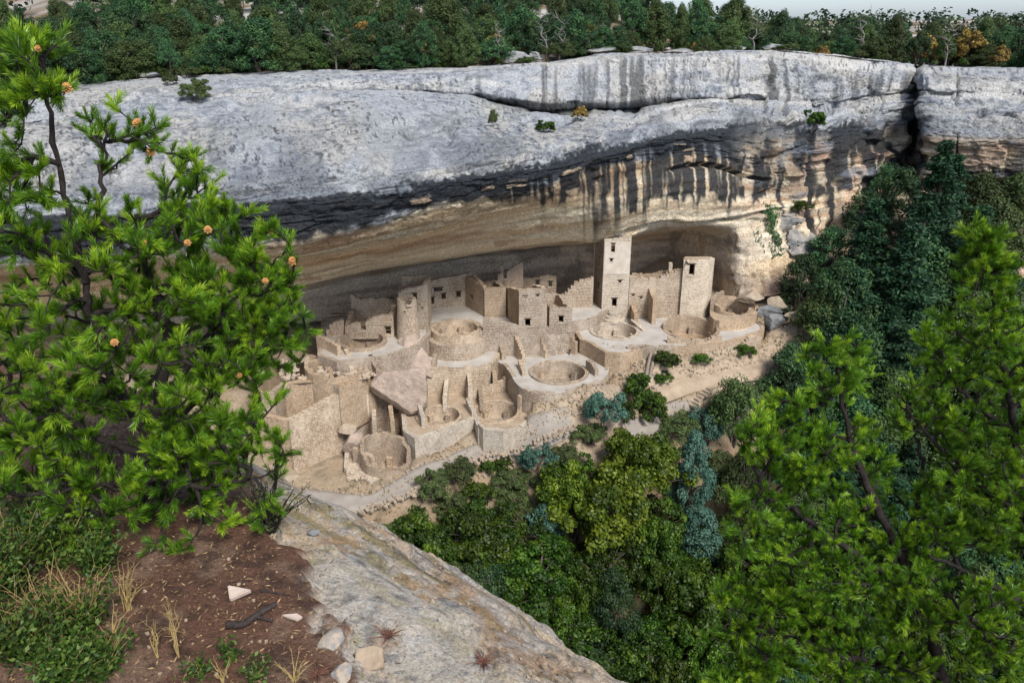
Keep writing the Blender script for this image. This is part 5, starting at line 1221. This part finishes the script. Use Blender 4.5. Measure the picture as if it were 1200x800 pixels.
def build_ledge():
    a = np.concatenate([np.linspace(-14, -4, 40, endpoint=False), np.linspace(-4, 4.5, 380), np.linspace(4.7, 12, 30)])
    b = np.concatenate([np.linspace(-7, -3.2, 30, endpoint=False), np.linspace(-3.2, 0.75, 240)])
    A, B = np.meshgrid(a, b, indexing='ij')
    X = EA[0] + A * EE[0] + B * EN[0]; Y = EA[1] + A * EE[1] + B * EN[1]; Z = ledge_z(X, Y)
    S = soil_mask(X, Y)
    g = fbm(X / 0.6, Y / 0.6, 0, 4, 211); h = fbm(X / 0.07, Y / 0.07, 0, 4, 212); k = fbm(A / 1.6, B / 0.10, 0, 4, 213); q = fbm(X / 0.16, Y / 0.16, 5, 4, 214)
    C = np.zeros(X.shape + (3,)) + np.array((0.60, 0.475, 0.345))
    C = mixc(C, (0.62, 0.55, 0.455), sstep(0.45, 0.62, g))
    C = mixc(C, (0.36, 0.37, 0.38), 0.5 * sstep(0.50, 0.60, q) * sstep(-1.3, -0.5, B))
    C = mixc(C, (0.30, 0.24, 0.08), 0.7 * sstep(0.56, 0.66, k) * sstep(-1.0, -0.5, B))
    C = mixc(C, (0.42, 0.24, 0.12), 0.55 * sstep(0.58, 0.68, fbm(X / 0.3, Y / 0.3, 2, 4, 215)))
    C = mixc(C, (0.09, 0.10, 0.12), 0.5 * sstep(0.60, 0.68, h) * sstep(0.40, 0.55, g))
    C = mixc(C, (0.62, 0.58, 0.53), 0.6 * sstep(0.62, 0.7, fbm(X / 0.05, Y / 0.05, 8, 3, 216)))
    C = mixc(C, (0.10, 0.085, 0.065), 0.75 * ledge_crack(A, B))
    so = np.zeros(X.shape + (3,)) + np.array((0.17, 0.088, 0.058))
    so = mixc(so, (0.25, 0.155, 0.105), sstep(0.45, 0.62, g))
    so = mixc(so, (0.30, 0.20, 0.14), 0.6 * sstep(0.56, 0.66, q))
    so = mixc(so, (0.065, 0.04, 0.03), 0.7 * sstep(0.52, 0.64, h))
    C = mixc(C, so, S)
    # the cliff under the lip
    V = np.stack([X, Y, Z], -1); nb = 40; last = V[:, -1]
    f = np.linspace(0, 1, nb + 1)[1:] ** 1.6
    down = np.repeat(last[:, None], nb, 1); out = 0.35 * np.sin(np.clip(f * 6, 0, math.pi / 2)) + 5 * f
    down[..., 0] += EN[0] * out; down[..., 1] += EN[1] * out; down[..., 2] = last[:, 2:3] * (1 - f) + (-22) * f
    jit = (fbm(down[..., 0] / 2, down[..., 1] / 2, down[..., 2] / 1.0, 4, 220) - 0.5) * 1.6 * np.clip(f * 12, 0, 1)
    down[..., 0] += EN[0] * jit; down[..., 1] += EN[1] * jit
    Cd = np.repeat(C[:, -1:], nb, 1) * 0 + np.array((0.42, 0.33, 0.24))
    V = np.concatenate([V, down], 1); C = np.concatenate([C, Cd], 1)
    k_ = NT("ledge_stone", 0.93, 0.15); ob = k_.coord('Object')
    fine = k_.noise(ob, 55, 6, 0.7); vor = k_.n('ShaderNodeTexVoronoi'); vor.inputs['Scale'].default_value = 38; k_.l(ob, vor.inputs['Vector'])
    c = k_.mix(k_.attr('paint'), k_.ramp(fine, [(0.3, 0.45), (0.5, 1.0), (0.7, 1.35)]), 0.85, 'MULTIPLY')
    stone = k_.attr('stone', 'Fac')
    for sc_, lo, hi, cc, am in ((16, .60, .68, (0.12, 0.135, 0.16), .6), (34, .60, .68, (0.19, 0.21, 0.24), .7), (70, .62, .68, (0.08, 0.08, 0.085), .75), (22, .62, .70, (0.50, 0.30, 0.13), .6), (48, .60, .68, (0.66, 0.62, 0.56), .7), (12, .60, .70, (0.30, 0.28, 0.10), .5)):
        c = k_.mix(c, cc, k_.math('MULTIPLY', stone, k_.ramp(k_.noise(k_.coord('Object', (1 + sc_ * .001, 1, 1)), sc_, 5, 0.6), [(lo, 0.0), (hi, am)])))
    k_.color(c)
    n1 = k_.bump(k_.noise(ob, 14, 8, 0.7), 1.0, 0.05); k_.bump(fine, 1.0, 0.02, n1)
    o = link("rock_ledge", mesh_np("rock_ledge", V.reshape(-1, 3), grid_faces(len(a), len(b) + nb), k_.m, True, np.clip(C, 0.01, 1).reshape(-1, 3)))
    at_ = o.data.attributes.new('stone', 'FLOAT', 'POINT'); at_.data.foreach_set('value', np.concatenate([1 - S, np.ones((len(a), nb))], 1).ravel().astype(np.float32))
    tag(o, "pale lichen spotted rock ledge and brown soil in the foreground", None, None, "structure")
build_ledge()
def LG(px, py, up=0.0):
    """sight line onto the near ledge"""
    d = np.array(ray(px, py)); t = np.linspace(1.5, 9, 1500); p = d[None] * t[:, None]
    k = np.nonzero(CZ + p[:, 2] < ledge_z(p[:, 0], p[:, 1]))[0]; k = k[0] if len(k) else 0
    return Vector((p[k, 0], p[k, 1], float(ledge_z(p[k, 0], p[k, 1])) + up))

# rock shoulder that carries the right-hand pines
sh = link("rock_shoulder", boulder_mesh("rock_shoulder", (2.2, 1.6, 3.4), 61, M_BOULD, 6, 5, 0.15), None, (3.1, 3.6, 28.6)); tag(sh, "rock shoulder under the foreground pines", None, None, "structure")

# ------------------------------------------------------------------ foreground pines
L_PINE = mat_leaf("pine_needles", (0.014,0.052,0.005), (0.120,0.270,0.012), (0.420,0.600,0.034), 0.36, 0.28, 0.03, 0.4)
M_CONE = mat_plain("open_cone", (0.62,0.33,0.13), (0.42,0.19,0.06), 60.0, 0.8, 0.004)
def polytube(L, R, n=8):
    t = unit(np.gradient(L, axis=0)); u = np.cross(t, np.array([0.83, 0.31, 0.2])); u = unit(u); w = np.cross(t, u); a = np.arange(n) * 2 * math.pi / n
    V = L[:, None] + (u[:, None] * np.cos(a)[None, :, None] + w[:, None] * np.sin(a)[None, :, None]) * np.asarray(R)[:, None, None]
    i = np.arange(len(L) - 1)[:, None]; j = np.arange(n)[None]; 
    F = np.stack([i * n + j, i * n + (j + 1) % n, (i + 1) * n + (j + 1) % n, (i + 1) * n + j], -1).reshape(-1, 4)
    return V.reshape(-1, 3), F
def pix_blob(rng, px, py, rx, ry, y, dy, n):
    v = unit(rng.normal(size=(n, 3))) * (rng.uniform(0.15, 1.0, n) ** 0.45)[:, None]
    return np.array([PY(px + q[0] * rx, py + q[1] * ry, y + q[2] * dy) for q in v])
def pine(label, seed, stems, blobs, cones=0, ns=2, needles=84, nl=0.042, sl=0.080, cone_px=(), dens=0.92):
    rng = np.random.default_rng(seed)
    P, par, D, rad0 = [], [], [], []
    for st in stems:                                   # (px, py, y, radius) points from the foot up
        pts = np.array([PY(a, b, y) for a, b, y, r in st]); rr = np.array([s[3] for s in st])
        n = 10 * (len(pts) - 1); q = np.linspace(0, len(pts) - 1, n + 1)
        L = catmull(np.arange(len(pts)), pts, q) + rng.normal(size=(n + 1, 3)) * 0.006; R = np.interp(q, np.arange(len(pts)), rr)
        if P:
            j = int(np.argmin(np.linalg.norm(np.array(P) - L[0], axis=1)))
        else: j = -1
        for i in range(n + 1):
            P.append(L[i]); par.append(j if i == 0 else len(P) - 2); D.append(unit(L[min(i + 1, n)] - L[max(i - 1, 0)])); rad0.append(R[i])
    T = np.concatenate([pix_blob(rng, *b[:6], int(b[6] * dens)) for b in blobs])
    TR = np.array(P); d = np.array([np.min(np.linalg.norm(TR - t, axis=1)) for t in T]); T = T[np.argsort(d)]
    cap = len(P) + len(T) * 9; NP = np.zeros((cap, 3)); NP[:len(P)] = P; ND = np.zeros((cap, 3)); ND[:len(P)] = D
    cnt = len(P); par = list(par); tips, tdir, sub = [], [], []
    for t in T:
        v = t - NP[:cnt]; dist = np.linalg.norm(v, axis=1); al = np.sum(v * ND[:cnt], 1) / (dist + 1e-6)
        j = int(np.argmin(dist * (1.35 - 0.45 * al) + np.where(dist < 0.05, 0.3, 0)))
        L = dist[j]; n = int(np.clip(L / 0.07, 2, 8)); p0 = NP[j]; d0 = unit(ND[j] + unit(t - p0)); prev = j
        c1 = p0 + d0 * L * 0.4; c2 = t - unit(unit(t - p0) + np.array([0, 0, 0.7])) * L * 0.35
        last = p0
        for k in range(1, n + 1):
            f = k / n; q = (1-f)**3 * p0 + 3*(1-f)**2*f * c1 + 3*(1-f)*f*f * c2 + f**3 * t + rng.normal(size=3) * 0.007 * (k < n)
            NP[cnt] = q; ND[cnt] = unit(q - last); par.append(prev); prev = cnt; last = q; cnt += 1
        tips.append(cnt - 1); tdir.append(ND[cnt - 1])
        sub.append((cnt - 1, max(cnt - 2, 0), prev))
    par = np.array(par); w = np.zeros(cnt)
    w[tips] = 1
    for i in range(cnt - 1, -1, -1):
        if par[i] >= 0: w[par[i]] += w[i]
    rad = 0.0030 * np.maximum(w, 1) ** 0.46; rad[:len(rad0)] = np.maximum(rad[:len(rad0)] * 0.5, np.array(rad0) * 0.72)
    e = np.nonzero((par >= 0) & (np.arange(cnt) >= len(rad0)))[0]
    V, F = tubes(NP[par[e]], NP[e], np.minimum(rad[par[e]], rad[e] * 1.6), rad[e], 6)
    s0 = 0
    for st in stems:
        n = 10 * (len(st) - 1) + 1; tv, tf = polytube(NP[s0:s0 + n], rad[s0:s0 + n] * (1 + 0.12 * rng.normal(size=n)), 9)
        F = np.concatenate([F, tf + len(V)]); V = np.concatenate([V, tv]); s0 += n
    foot = NP[0].copy(); root = empty("pine_tree", foot, label, "tree", None)
    link("trunk", mesh_np("trunk", V - foot, F, M_BARK, True), root)
    # shoots: terminal plus side shoots on the last twig
    B, A, Ln, tt = [], [], [], []
    up = np.array([0, 0, 1.0])
    for ti, dv in zip(tips, tdir):
        base = NP[ti]; ax = unit(dv + up * 0.55 + rng.normal(size=3) * 0.15); tv = rng.uniform(0, 1) ** 1.3
        B.append(base - ax * 0.03); A.append(ax); Ln.append(sl * rng.uniform(0.8, 1.3)); tt.append(tv)
        pr = par[ti]
        for s in range(ns):
            f = rng.uniform(0.0, 1.0); b = base * (1 - f) + NP[pr] * f
            a2 = unit(ax * 0.55 + unit(np.cross(ax, rng.normal(size=3))) * 0.8 + up * 0.25)
            B.append(b); A.append(a2); Ln.append(sl * rng.uniform(0.55, 1.0)); tt.append(np.clip(tv + rng.normal() * 0.2, 0, 1))
    B, A, Ln, tt = np.array(B), np.array(A), np.array(Ln), np.array(tt); n = len(B)
    k = np.repeat(np.arange(n), needles); m = len(k); f = np.tile(np.linspace(0.02, 1.0, needles), n) + rng.uniform(-.02, .02, m)
    az = np.tile(np.arange(needles) * 2.39996, n) + rng.uniform(0, 6.28, n)[k]
    u = unit(np.cross(A, np.array([[0.3, 0.2, 0.9]]))); wv = np.cross(A, u)
    side = u[k] * np.cos(az)[:, None] + wv[k] * np.sin(az)[:, None]
    open_ = np.radians(rng.uniform(24, 52, m) * (1.0 - 0.35 * f))
    nd = unit(A[k] * np.cos(open_)[:, None] + side * np.sin(open_)[:, None] + up * 0.12)
    P0 = B[k] + A[k] * (Ln[k] * f)[:, None]; ln = nl * rng.uniform(0.6, 1.25, n)[k] * rng.uniform(0.75, 1.2, m)
    P1 = P0 + nd * ln[:, None]; wd = unit(np.cross(nd, rng.normal(size=(m, 3)))) * 0.00158; mid = P0 * 0.55 + P1 * 0.45
    NV = np.stack([P0, mid + wd, P1, mid - wd], 1).reshape(-1, 3)
    tint = np.clip(tt[k] * 0.5 + rng.uniform(0, 0.35, m) + 0.25 * (f - 0.3), 0, 1)
    SV, SF = tubes(B, B + A * Ln[:, None], np.full(n, 0.0032), np.full(n, 0.0018), 4)
    link("crown", mesh_np("crown", NV - foot, np.arange(4 * m).reshape(-1, 4), L_PINE, False, None, tint), root)
    link("twigs", mesh_np("twigs", SV - foot, SF, M_BARK, True), root)["kind"] = "stuff"
    # opened cones at some tips
    if cone_px or cones:
        sc = []
        cv, cf = [], []
        for r in range(5):
            for i in range(7):
                a = i * 2 * math.pi / 7 + r * 0.45; rr = 0.006 + 0.0045 * r; z = 0.034 - 0.007 * r; o = len(cv)
                c, s = math.cos(a), math.sin(a); L = 0.016
                cv += [(c*rr - s*.004, s*rr + c*.004, z), (c*rr + s*.004, s*rr - c*.004, z), (c*(rr+L) + s*.007, s*(rr+L) - c*.007, z + .012 - .004*r), (c*(rr+L) - s*.007, s*(rr+L) + c*.007, z + .012 - .004*r)]
                cf.append((o, o+1, o+2, o+3))
        cm = mesh_np("cone", cv, cf, M_CONE); tp = NP[tips]
        fz = tp[:, 1] * math.cos(PITCH) - (tp[:, 2] - CZ) * math.sin(PITCH); upz = tp[:, 1] * math.sin(PITCH) + (tp[:, 2] - CZ) * math.cos(PITCH)
        TX, TY = 600 + FPX * tp[:, 0] / fz, 400 - FPX * upz / fz
        for (cx, cy) in cone_px:
            kk = np.argsort((TX - cx) ** 2 + (TY - cy) ** 2)[:4]; kk = kk[np.argmin(fz[kk])]
            view = unit(np.array([0, 0, CZ]) - tp[kk]); p = tp[kk] + view * 0.02
            o = link("cone", cm, root, tuple(p - foot)); o.rotation_euler = Vector(unit(view + up * 0.8 + rng.normal(size=3) * 0.3)).to_track_quat('Z', 'Y').to_euler(); o.scale = [rng.uniform(0.32, 0.6)] * 3
    return root
pine("bushy pinyon pine with open orange cones on the near ledge at the left", 5,
     [[(172,640,3.62,.062),(176,560,3.66,.055),(186,470,3.7,.045),(196,390,3.75,.034),(172,320,3.75,.024),(160,250,3.8,.014)],
      [(180,520,3.68,.035),(120,420,3.6,.028),(95,320,3.55,.024),(68,190,3.5,.017),(48,80,3.5,.008)],
      [(100,330,3.55,.022),(118,230,3.6,.016),(125,150,3.65,.008)],
      [(184,480,3.7,.03),(240,400,3.75,.022),(290,330,3.85,.013),(330,300,3.9,.006)],
      [(180,540,3.66,.03),(90,500,3.5,.024),(10,450,3.4,.016),(-60,430,3.35,.008)],
      [(176,560,3.6,.026),(230,570,3.5,.018),(300,560,3.55,.010),(335,540,3.6,.005)],
      [(174,580,3.58,.022),(110,570,3.4,.016),(30,580,3.3,.010)]],
     [(195,430,140,120,3.72,.55,330),(270,330,80,90,3.85,.35,150),(55,430,85,120,3.5,.5,150),(120,290,120,60,3.7,.45,110),(40,90,48,60,3.5,.2,50),(5,170,40,50,3.45,.2,24),(140,160,55,50,3.75,.25,26),(215,205,40,30,3.8,.2,18),
      (250,530,95,50,3.6,.35,110),(325,380,42,70,3.92,.18,46),(50,540,80,60,3.4,.35,70),(205,640,38,16,3.35,.15,8),(150,570,120,45,3.55,.35,80),(280,600,50,24,3.5,.2,18),(90,610,70,24,3.35,.25,24),(20,250,50,60,3.45,.25,46),(240,250,50,40,3.8,.2,34),(-60,350,60,200,3.4,.5,50)],
     cone_px=[(165,130),(300,242),(478,236),(305,238),(183,285),(240,275),(240,332),(318,325),(135,407),(48,45),(100,80),(160,80),(225,285),(282,450),(90,380),(165,178)], dens=0.84)
pine("green pine rising from below at the lower right, top beside the dirt path", 8,
     [[(1130,960,4.2,.07),(1110,820,4.3,.06),(1085,720,4.35,.05),(1045,630,4.4,.038),(1005,540,4.45,.026),(985,460,4.5,.016),(978,400,4.5,.007)],
      [(1075,700,4.35,.036),(990,640,4.35,.028),(920,590,4.4,.018),(880,560,4.4,.009)],
      [(1100,790,4.3,.04),(1000,770,4.2,.03),(900,740,4.2,.018),(850,730,4.2,.008)],
      [(1060,660,4.4,.03),(1080,560,4.5,.02),(1070,500,4.5,.01)],
      [(1115,850,4.25,.04),(1000,850,4.1,.03),(880,830,4.0,.015)]],
     [(978,440,44,48,4.5,.22,64),(925,520,62,60,4.45,.3,120),(985,560,70,70,4.5,.4,110),(900,620,55,60,4.4,.3,90),(1000,690,110,70,4.35,.5,190),(890,730,70,60,4.25,.35,110),(960,790,110,50,4.15,.4,120),(1080,620,60,60,4.5,.4,60),(1090,760,70,60,4.2,.4,70),(870,800,60,40,4.1,.3,50)])
pine("taller green pine at the right edge of the picture", 9,
     [[(1270,960,4.1,.07),(1240,800,4.2,.06),(1215,660,4.3,.048),(1195,540,4.4,.036),(1175,420,4.5,.022),(1160,330,4.55,.012),(1152,280,4.6,.006)],
      [(1205,610,4.35,.034),(1140,560,4.4,.024),(1080,500,4.45,.013),(1050,460,4.5,.007)],
      [(1190,510,4.42,.028),(1130,460,4.5,.018),(1100,420,4.55,.008)],
      [(1225,720,4.25,.036),(1150,680,4.2,.026),(1090,650,4.2,.013)],
      [(1240,780,4.1,.03),(1170,740,3.9,.02),(1130,720,3.85,.01)]],
     [(1152,288,22,32,4.58,.12,34),(1156,335,36,56,4.55,.2,64),(1110,415,45,45,4.55,.25,62),(1185,420,46,70,4.5,.3,80),(1080,480,42,36,4.5,.22,44),(1150,520,60,50,4.45,.35,80),(1195,610,55,70,4.3,.4,100),(1120,600,60,50,4.35,.35,70),(1180,740,70,70,3.95,.35,110),(1240,560,60,160,4.3,.5,100),(1090,700,40,40,4.15,.25,30)])

# ------------------------------------------------------------------ loose things on the ledge
M_STONE1 = mat_plain("pale_pink_stone", (0.52,0.42,0.35), (0.42,0.33,0.27), 18.0, 0.9, 0.004, 60)
M_STONE2 = mat_plain("tan_stone", (0.40,0.31,0.22), (0.29,0.215,0.15), 14.0, 0.9, 0.006, 50)
M_STONE3 = mat_plain("lichen_stone", (0.42,0.33,0.23), (0.18,0.19,0.21), 22.0, 0.9, 0.006, 60)
M_STICK = mat_plain("charred_stick", (0.055,0.042,0.038), (0.025,0.02,0.018), 40.0, 0.85, 0.004)
M_STRAW = mat_plain("dry_straw", (0.42,0.31,0.12), (0.30,0.21,0.09), 20.0, 0.8, 0.002)
def loose(label, name, px, py, size, seed, mat, cuts, rot, cat, sub=3, lift=0.4):
    p = LG(px, py); o = link(name, boulder_mesh(name, [s / 2 for s in size], seed, mat, cuts, sub + 1, 0.14), None, (p.x, p.y, p.z + size[2] * lift * 0.5)); o.rotation_euler = rot
    return tag(o, label, cat, None)
def prism(label, name, px, py, outline, h, mat, rot, cat):
    p = LG(px, py, 0.01); n = len(outline); bm = bmesh.new()
    f = bm.faces.new([bm.verts.new((x, y, 0)) for x, y in outline]); r = bmesh.ops.extrude_face_region(bm, geom=[f]); bmesh.ops.translate(bm, vec=(0, 0, h), verts=[v for v in r['geom'] if isinstance(v, bmesh.types.BMVert)])
    bmesh.ops.recalc_face_normals(bm, faces=bm.faces[:]); bmesh.ops.bevel(bm, geom=bm.edges[:], offset=h * 0.18, segments=2, affect='EDGES')
    me = bpy.data.meshes.new(name); bm.to_mesh(me); bm.free(); me.materials.append(mat); o = link(name, me, None, p); o.rotation_euler = rot
    return tag(o, label, cat)
prism("pale triangular flat stone lying on the brown soil", "flat_stone", 282, 697, [(-.058,.03),(-.035,-.05),(.055,-.005)], 0.028, M_STONE1, (0.25, 0, 0.1), "stone")
prism("small pale sliver of stone right of the dark stick", "stone_sliver", 342, 727, [(-.045,.012),(.03,-.02),(.05,.0),(.02,.02)], 0.014, M_STONE1, (0.1, 0, 0), "stone")
loose("tan angular rock resting on the rock at the bottom", "rock", 434, 776, (0.17, 0.13, 0.10), 301, M_STONE2, 12, (0, 0, 0.3), "rock")
loose("lichen spotted stone half buried at the edge of the soil", "rock", 391, 752, (0.15, 0.13, 0.10), 305, M_STONE3, 11, (0, 0, 0.9), "rock", 3, 0.0)
loose("small dark grey stone on the pale rock", "rock", 367, 627, (0.075, 0.06, 0.05), 307, M_GREYB, 6, (0, 0, 0.2), "rock", 2)
loose("brown stone between the two larger rocks at the bottom", "rock", 402, 788, (0.15, 0.12, 0.08), 309, M_STONE3, 10, (0.2, 0, 1.2), "rock", 3, 0.0)
def chain(pixels, r0, r1, mat, name, label, cat, up=0.012):
    P = np.array([LG(a, b, up) for a, b in pixels]); q = np.linspace(0, len(P) - 1, 6 * len(P)); L = catmull(np.arange(len(P)), P, q); R = np.linspace(r0, r1, len(L))
    V, F = polytube(L, R * (1 + 0.15 * np.sin(np.arange(len(L)) * 1.9)), 8); F = F.tolist() + [list(range(7, -1, -1)), list(range(len(V) - 8, len(V)))]; o = link(name, mesh_np(name, V - L[0], F, mat, True), None, L[0]); return tag(o, label, cat), L
st, L = chain([(266,736),(283,735),(298,726),(310,719),(324,711)], 0.017, 0.012, M_STICK, "stick", "thick dark stick with a stub lying on the soil", "stick", 0.016)
bp = L[15]; bq = np.array(LG(320, 731, 0.014)); V, F = tubes([bp], [bq], [0.009], [0.006], 6); link("stub", mesh_np("stub", V - L[0], F, M_STICK, True), st)
chain([(306,694),(318,695),(330,697),(340,699)], 0.006, 0.004, M_STICK, "twig", "thin dark twig above the thick stick", "twig", 0.006)
def brush(name, label, px, py, n, h, spread, mat, seed, r=0.004, bend=0.3, leafm=None, nleaf=0, leaf=(0.03, 0.012), cat="shrub", group=None, lean=(0, 0)):
    rng = np.random.default_rng(seed); p = np.array(LG(px, py)); A, B, ra, rb, LP, LN = [], [], [], [], [], []
    for i in range(n):
        a = rng.uniform(0, 6.28); s = rng.uniform(0.2, 1) * spread; hh = h * rng.uniform(0.55, 1.05); prev = np.array([math.cos(a), math.sin(a), 0]) * spread * 0.12 * rng.uniform(0, 1); st = prev.copy()
        tip = np.array([math.cos(a) * s + lean[0], math.sin(a) * s + lean[1], hh]); K = 5
        for k in range(1, K + 1):
            f = k / K; q = st + (tip - st) * np.array([f ** (1 + bend), f ** (1 + bend), f ** (1 - bend * 0.4)]) + rng.normal(size=3) * 0.02 * h * (k < K)
            A.append(prev); B.append(q); ra.append(r * (1 - 0.75 * (k - 1) / K)); rb.append(r * (1 - 0.75 * k / K)); prev = q
            if nleaf:
                m = nleaf; LP.append(A[-1] + (q - A[-1]) * rng.uniform(0, 1, (m, 1)) + rng.normal(size=(m, 3)) * 0.022); LN.append(unit(rng.normal(size=(m, 3)) + np.array([0, 0, 0.8])))
            elif r < 0.01 and k > 1:
                t2 = q + unit(rng.normal(size=3) + np.array([0, 0, 0.5])) * h * 0.16; A.append(q); B.append(t2); ra.append(rb[-1] * 0.7); rb.append(r * 0.15)
    V, F = tubes(A, B, ra, rb, 4)
    if leafm is None:
        o = link(name, mesh_np(name, V, F, mat, True), None, p); return tag(o, label, cat, group)
    e = empty(name, p, label, cat, group); link("stems", mesh_np("stems", V, F, mat, True), e)
    LP, LN = np.concatenate(LP), np.concatenate(LN); n = len(LP)
    LV, LF = leaves(LP, LN, leaf[0] * rng.uniform(.6, 1.3, n), leaf[1] * rng.uniform(.6, 1.3, n), rng); link("foliage", mesh_np("foliage", LV, LF, leafm, False, None, rng.uniform(0, 1, n)), e)
    return e
L_WEED = mat_leaf("weed_leaves", (0.016,0.042,0.006), (0.044,0.095,0.012), (0.12,0.18,0.03), 0.5, 0.3, 0.05)
brush("bare_shrub", "bare dark twiggy shrub at the edge of the pale rock", 318, 628, 26, 0.34, 0.22, M_BARK, 401, 0.006, 0.3, L_OLIVE, 3, (0.028, 0.010), lean=(0.05, 0.05))
for i, (px, py, n, h, sp, lab) in enumerate([(20,690,40,.34,.26,"dense leafy weed under the pinyon at the left edge"), (70,660,34,.28,.22,"leafy weed in the shade right of the edge weed"), (25,770,40,.30,.26,"dense leafy weed in the bottom left corner"), (95,740,26,.22,.18,"low leafy weed beside the dry grass"), (75,800,30,.2,.2,"leafy weed at the bottom edge near the corner"),(-30,730,40,.4,.3,"tall leafy weed cut by the left edge"), (112,668,26,.22,.2,"leafy weed creeping from under the pinyon"), (45,625,34,.26,.24,"leafy weed in deep shade behind the others"), (120,790,18,.14,.14,"thin leafy weed right of the bottom corner weeds")]):
    brush("weed", lab, px, py, n, h, sp, M_STRAW, 410 + i, 0.0025, 0.3, L_WEED, 14, (0.026, 0.014), "weed", "leafy weeds on the near soil")
for i, (px, py, n, h, sp, lab) in enumerate([(100,735,26,.30,.16,"tall tuft of dry yellow grass beside the leafy weeds"), (135,760,10,.2,.12,"thin dry grass tuft right of the tall one"), (262,800,8,.1,.05,"single dry stalk below the thick stick"), (210,770,8,.30,.03,"upright straw coloured stalk in the middle of the soil"), (185,770,6,.24,.03,"upright straw stalk left of the middle one"), (150,715,14,.24,.14,"loose dry grass behind the thin tuft"), (60,750,20,.34,.16,"tall dry grass standing in the leafy weeds"), (345,798,10,.10,.12,"small dry grass tuft at the bottom near the rocks")]):
    brush("dry_grass", lab, px, py, n, h, sp, M_STRAW, 430 + i, 0.0028, 0.5, cat="grass", group="dry grass on the near soil")
for i, (px, py, lab) in enumerate([(235,790,"small green sprout at the bottom below the straw stalks"), (270,775,"small green sprout left of the bottom rocks"), (300,795,"tiny green sprout at the bottom edge")]):
    brush("sprout", lab, px, py, 7, .08, .06, M_STRAW, 450 + i, 0.0015, 0.3, L_WEED, 5, (0.022, 0.012), "sprout")
M_DRY = mat_plain("dry_red_moss", (0.20,0.09,0.06), (0.09,0.045,0.035), 30.0, 0.9, 0.004)
for i, (px, py, sp, lab) in enumerate([(455,746,.10,"dry reddish tuft in a hollow of the pale rock"), (566,777,.09,"dry reddish tuft lower on the pale rock near the lip"), (372,792,.07,"dry reddish tuft between the bottom rocks")]):
    brush("dry_tuft", lab, px, py, 40, .035, sp, M_DRY, 470 + i, 0.0035, 0.6, cat="tuft", group="dry tufts on the near rock")
# needle litter and pebbles
def build_litter():
    rng = np.random.default_rng(9); n = 22000
    P = np.stack([rng.uniform(-3.2, 0.2, n), rng.uniform(1.8, 5.4, n)], 1); jt = rng.normal(size=(n, 2)) * 0.10; s = soil_mask(P[:, 0] + jt[:, 0], P[:, 1] + jt[:, 1]) > 0.6; P = P[s]; n = len(P)
    z = ledge_z(P[:, 0], P[:, 1]) + 0.006; a = rng.uniform(0, 6.28, n)
    d = np.stack([np.cos(a), np.sin(a), rng.uniform(-.25, .25, n)], 1); P3 = np.concatenate([P, z[:, None]], 1)
    V, F = leaves(P3, np.tile(np.array([[0, 0, 1.0]]), (n, 1)) + rng.normal(size=(n, 3)) * .3, rng.uniform(.008, .04, n), rng.uniform(.003, .009, n), rng, d)
    m = mat_leaf("needle_litter", (0.07,0.04,0.025), (0.20,0.115,0.06), (0.40,0.28,0.14), 0.8, 0.0, 0.0)
    tag(link("needle_litter", mesh_np("needle_litter", V, F, m, False, None, rng.uniform(0, 1, n) ** 1.6)), "brown fallen needles and bark bits on the soil", None, None, "stuff")
build_litter()
pr = np.random.default_rng(31); pp_ = [(x, y, float(ledge_z(x, y)) + 0.004) for x, y in zip(pr.uniform(-2.4, 0.3, 260), pr.uniform(1.9, 4.6, 260))]
scatter_stones("pebbles", "small pebbles scattered over soil and rock", pp_, M_STONE2, 0.005, 0.016, 33)
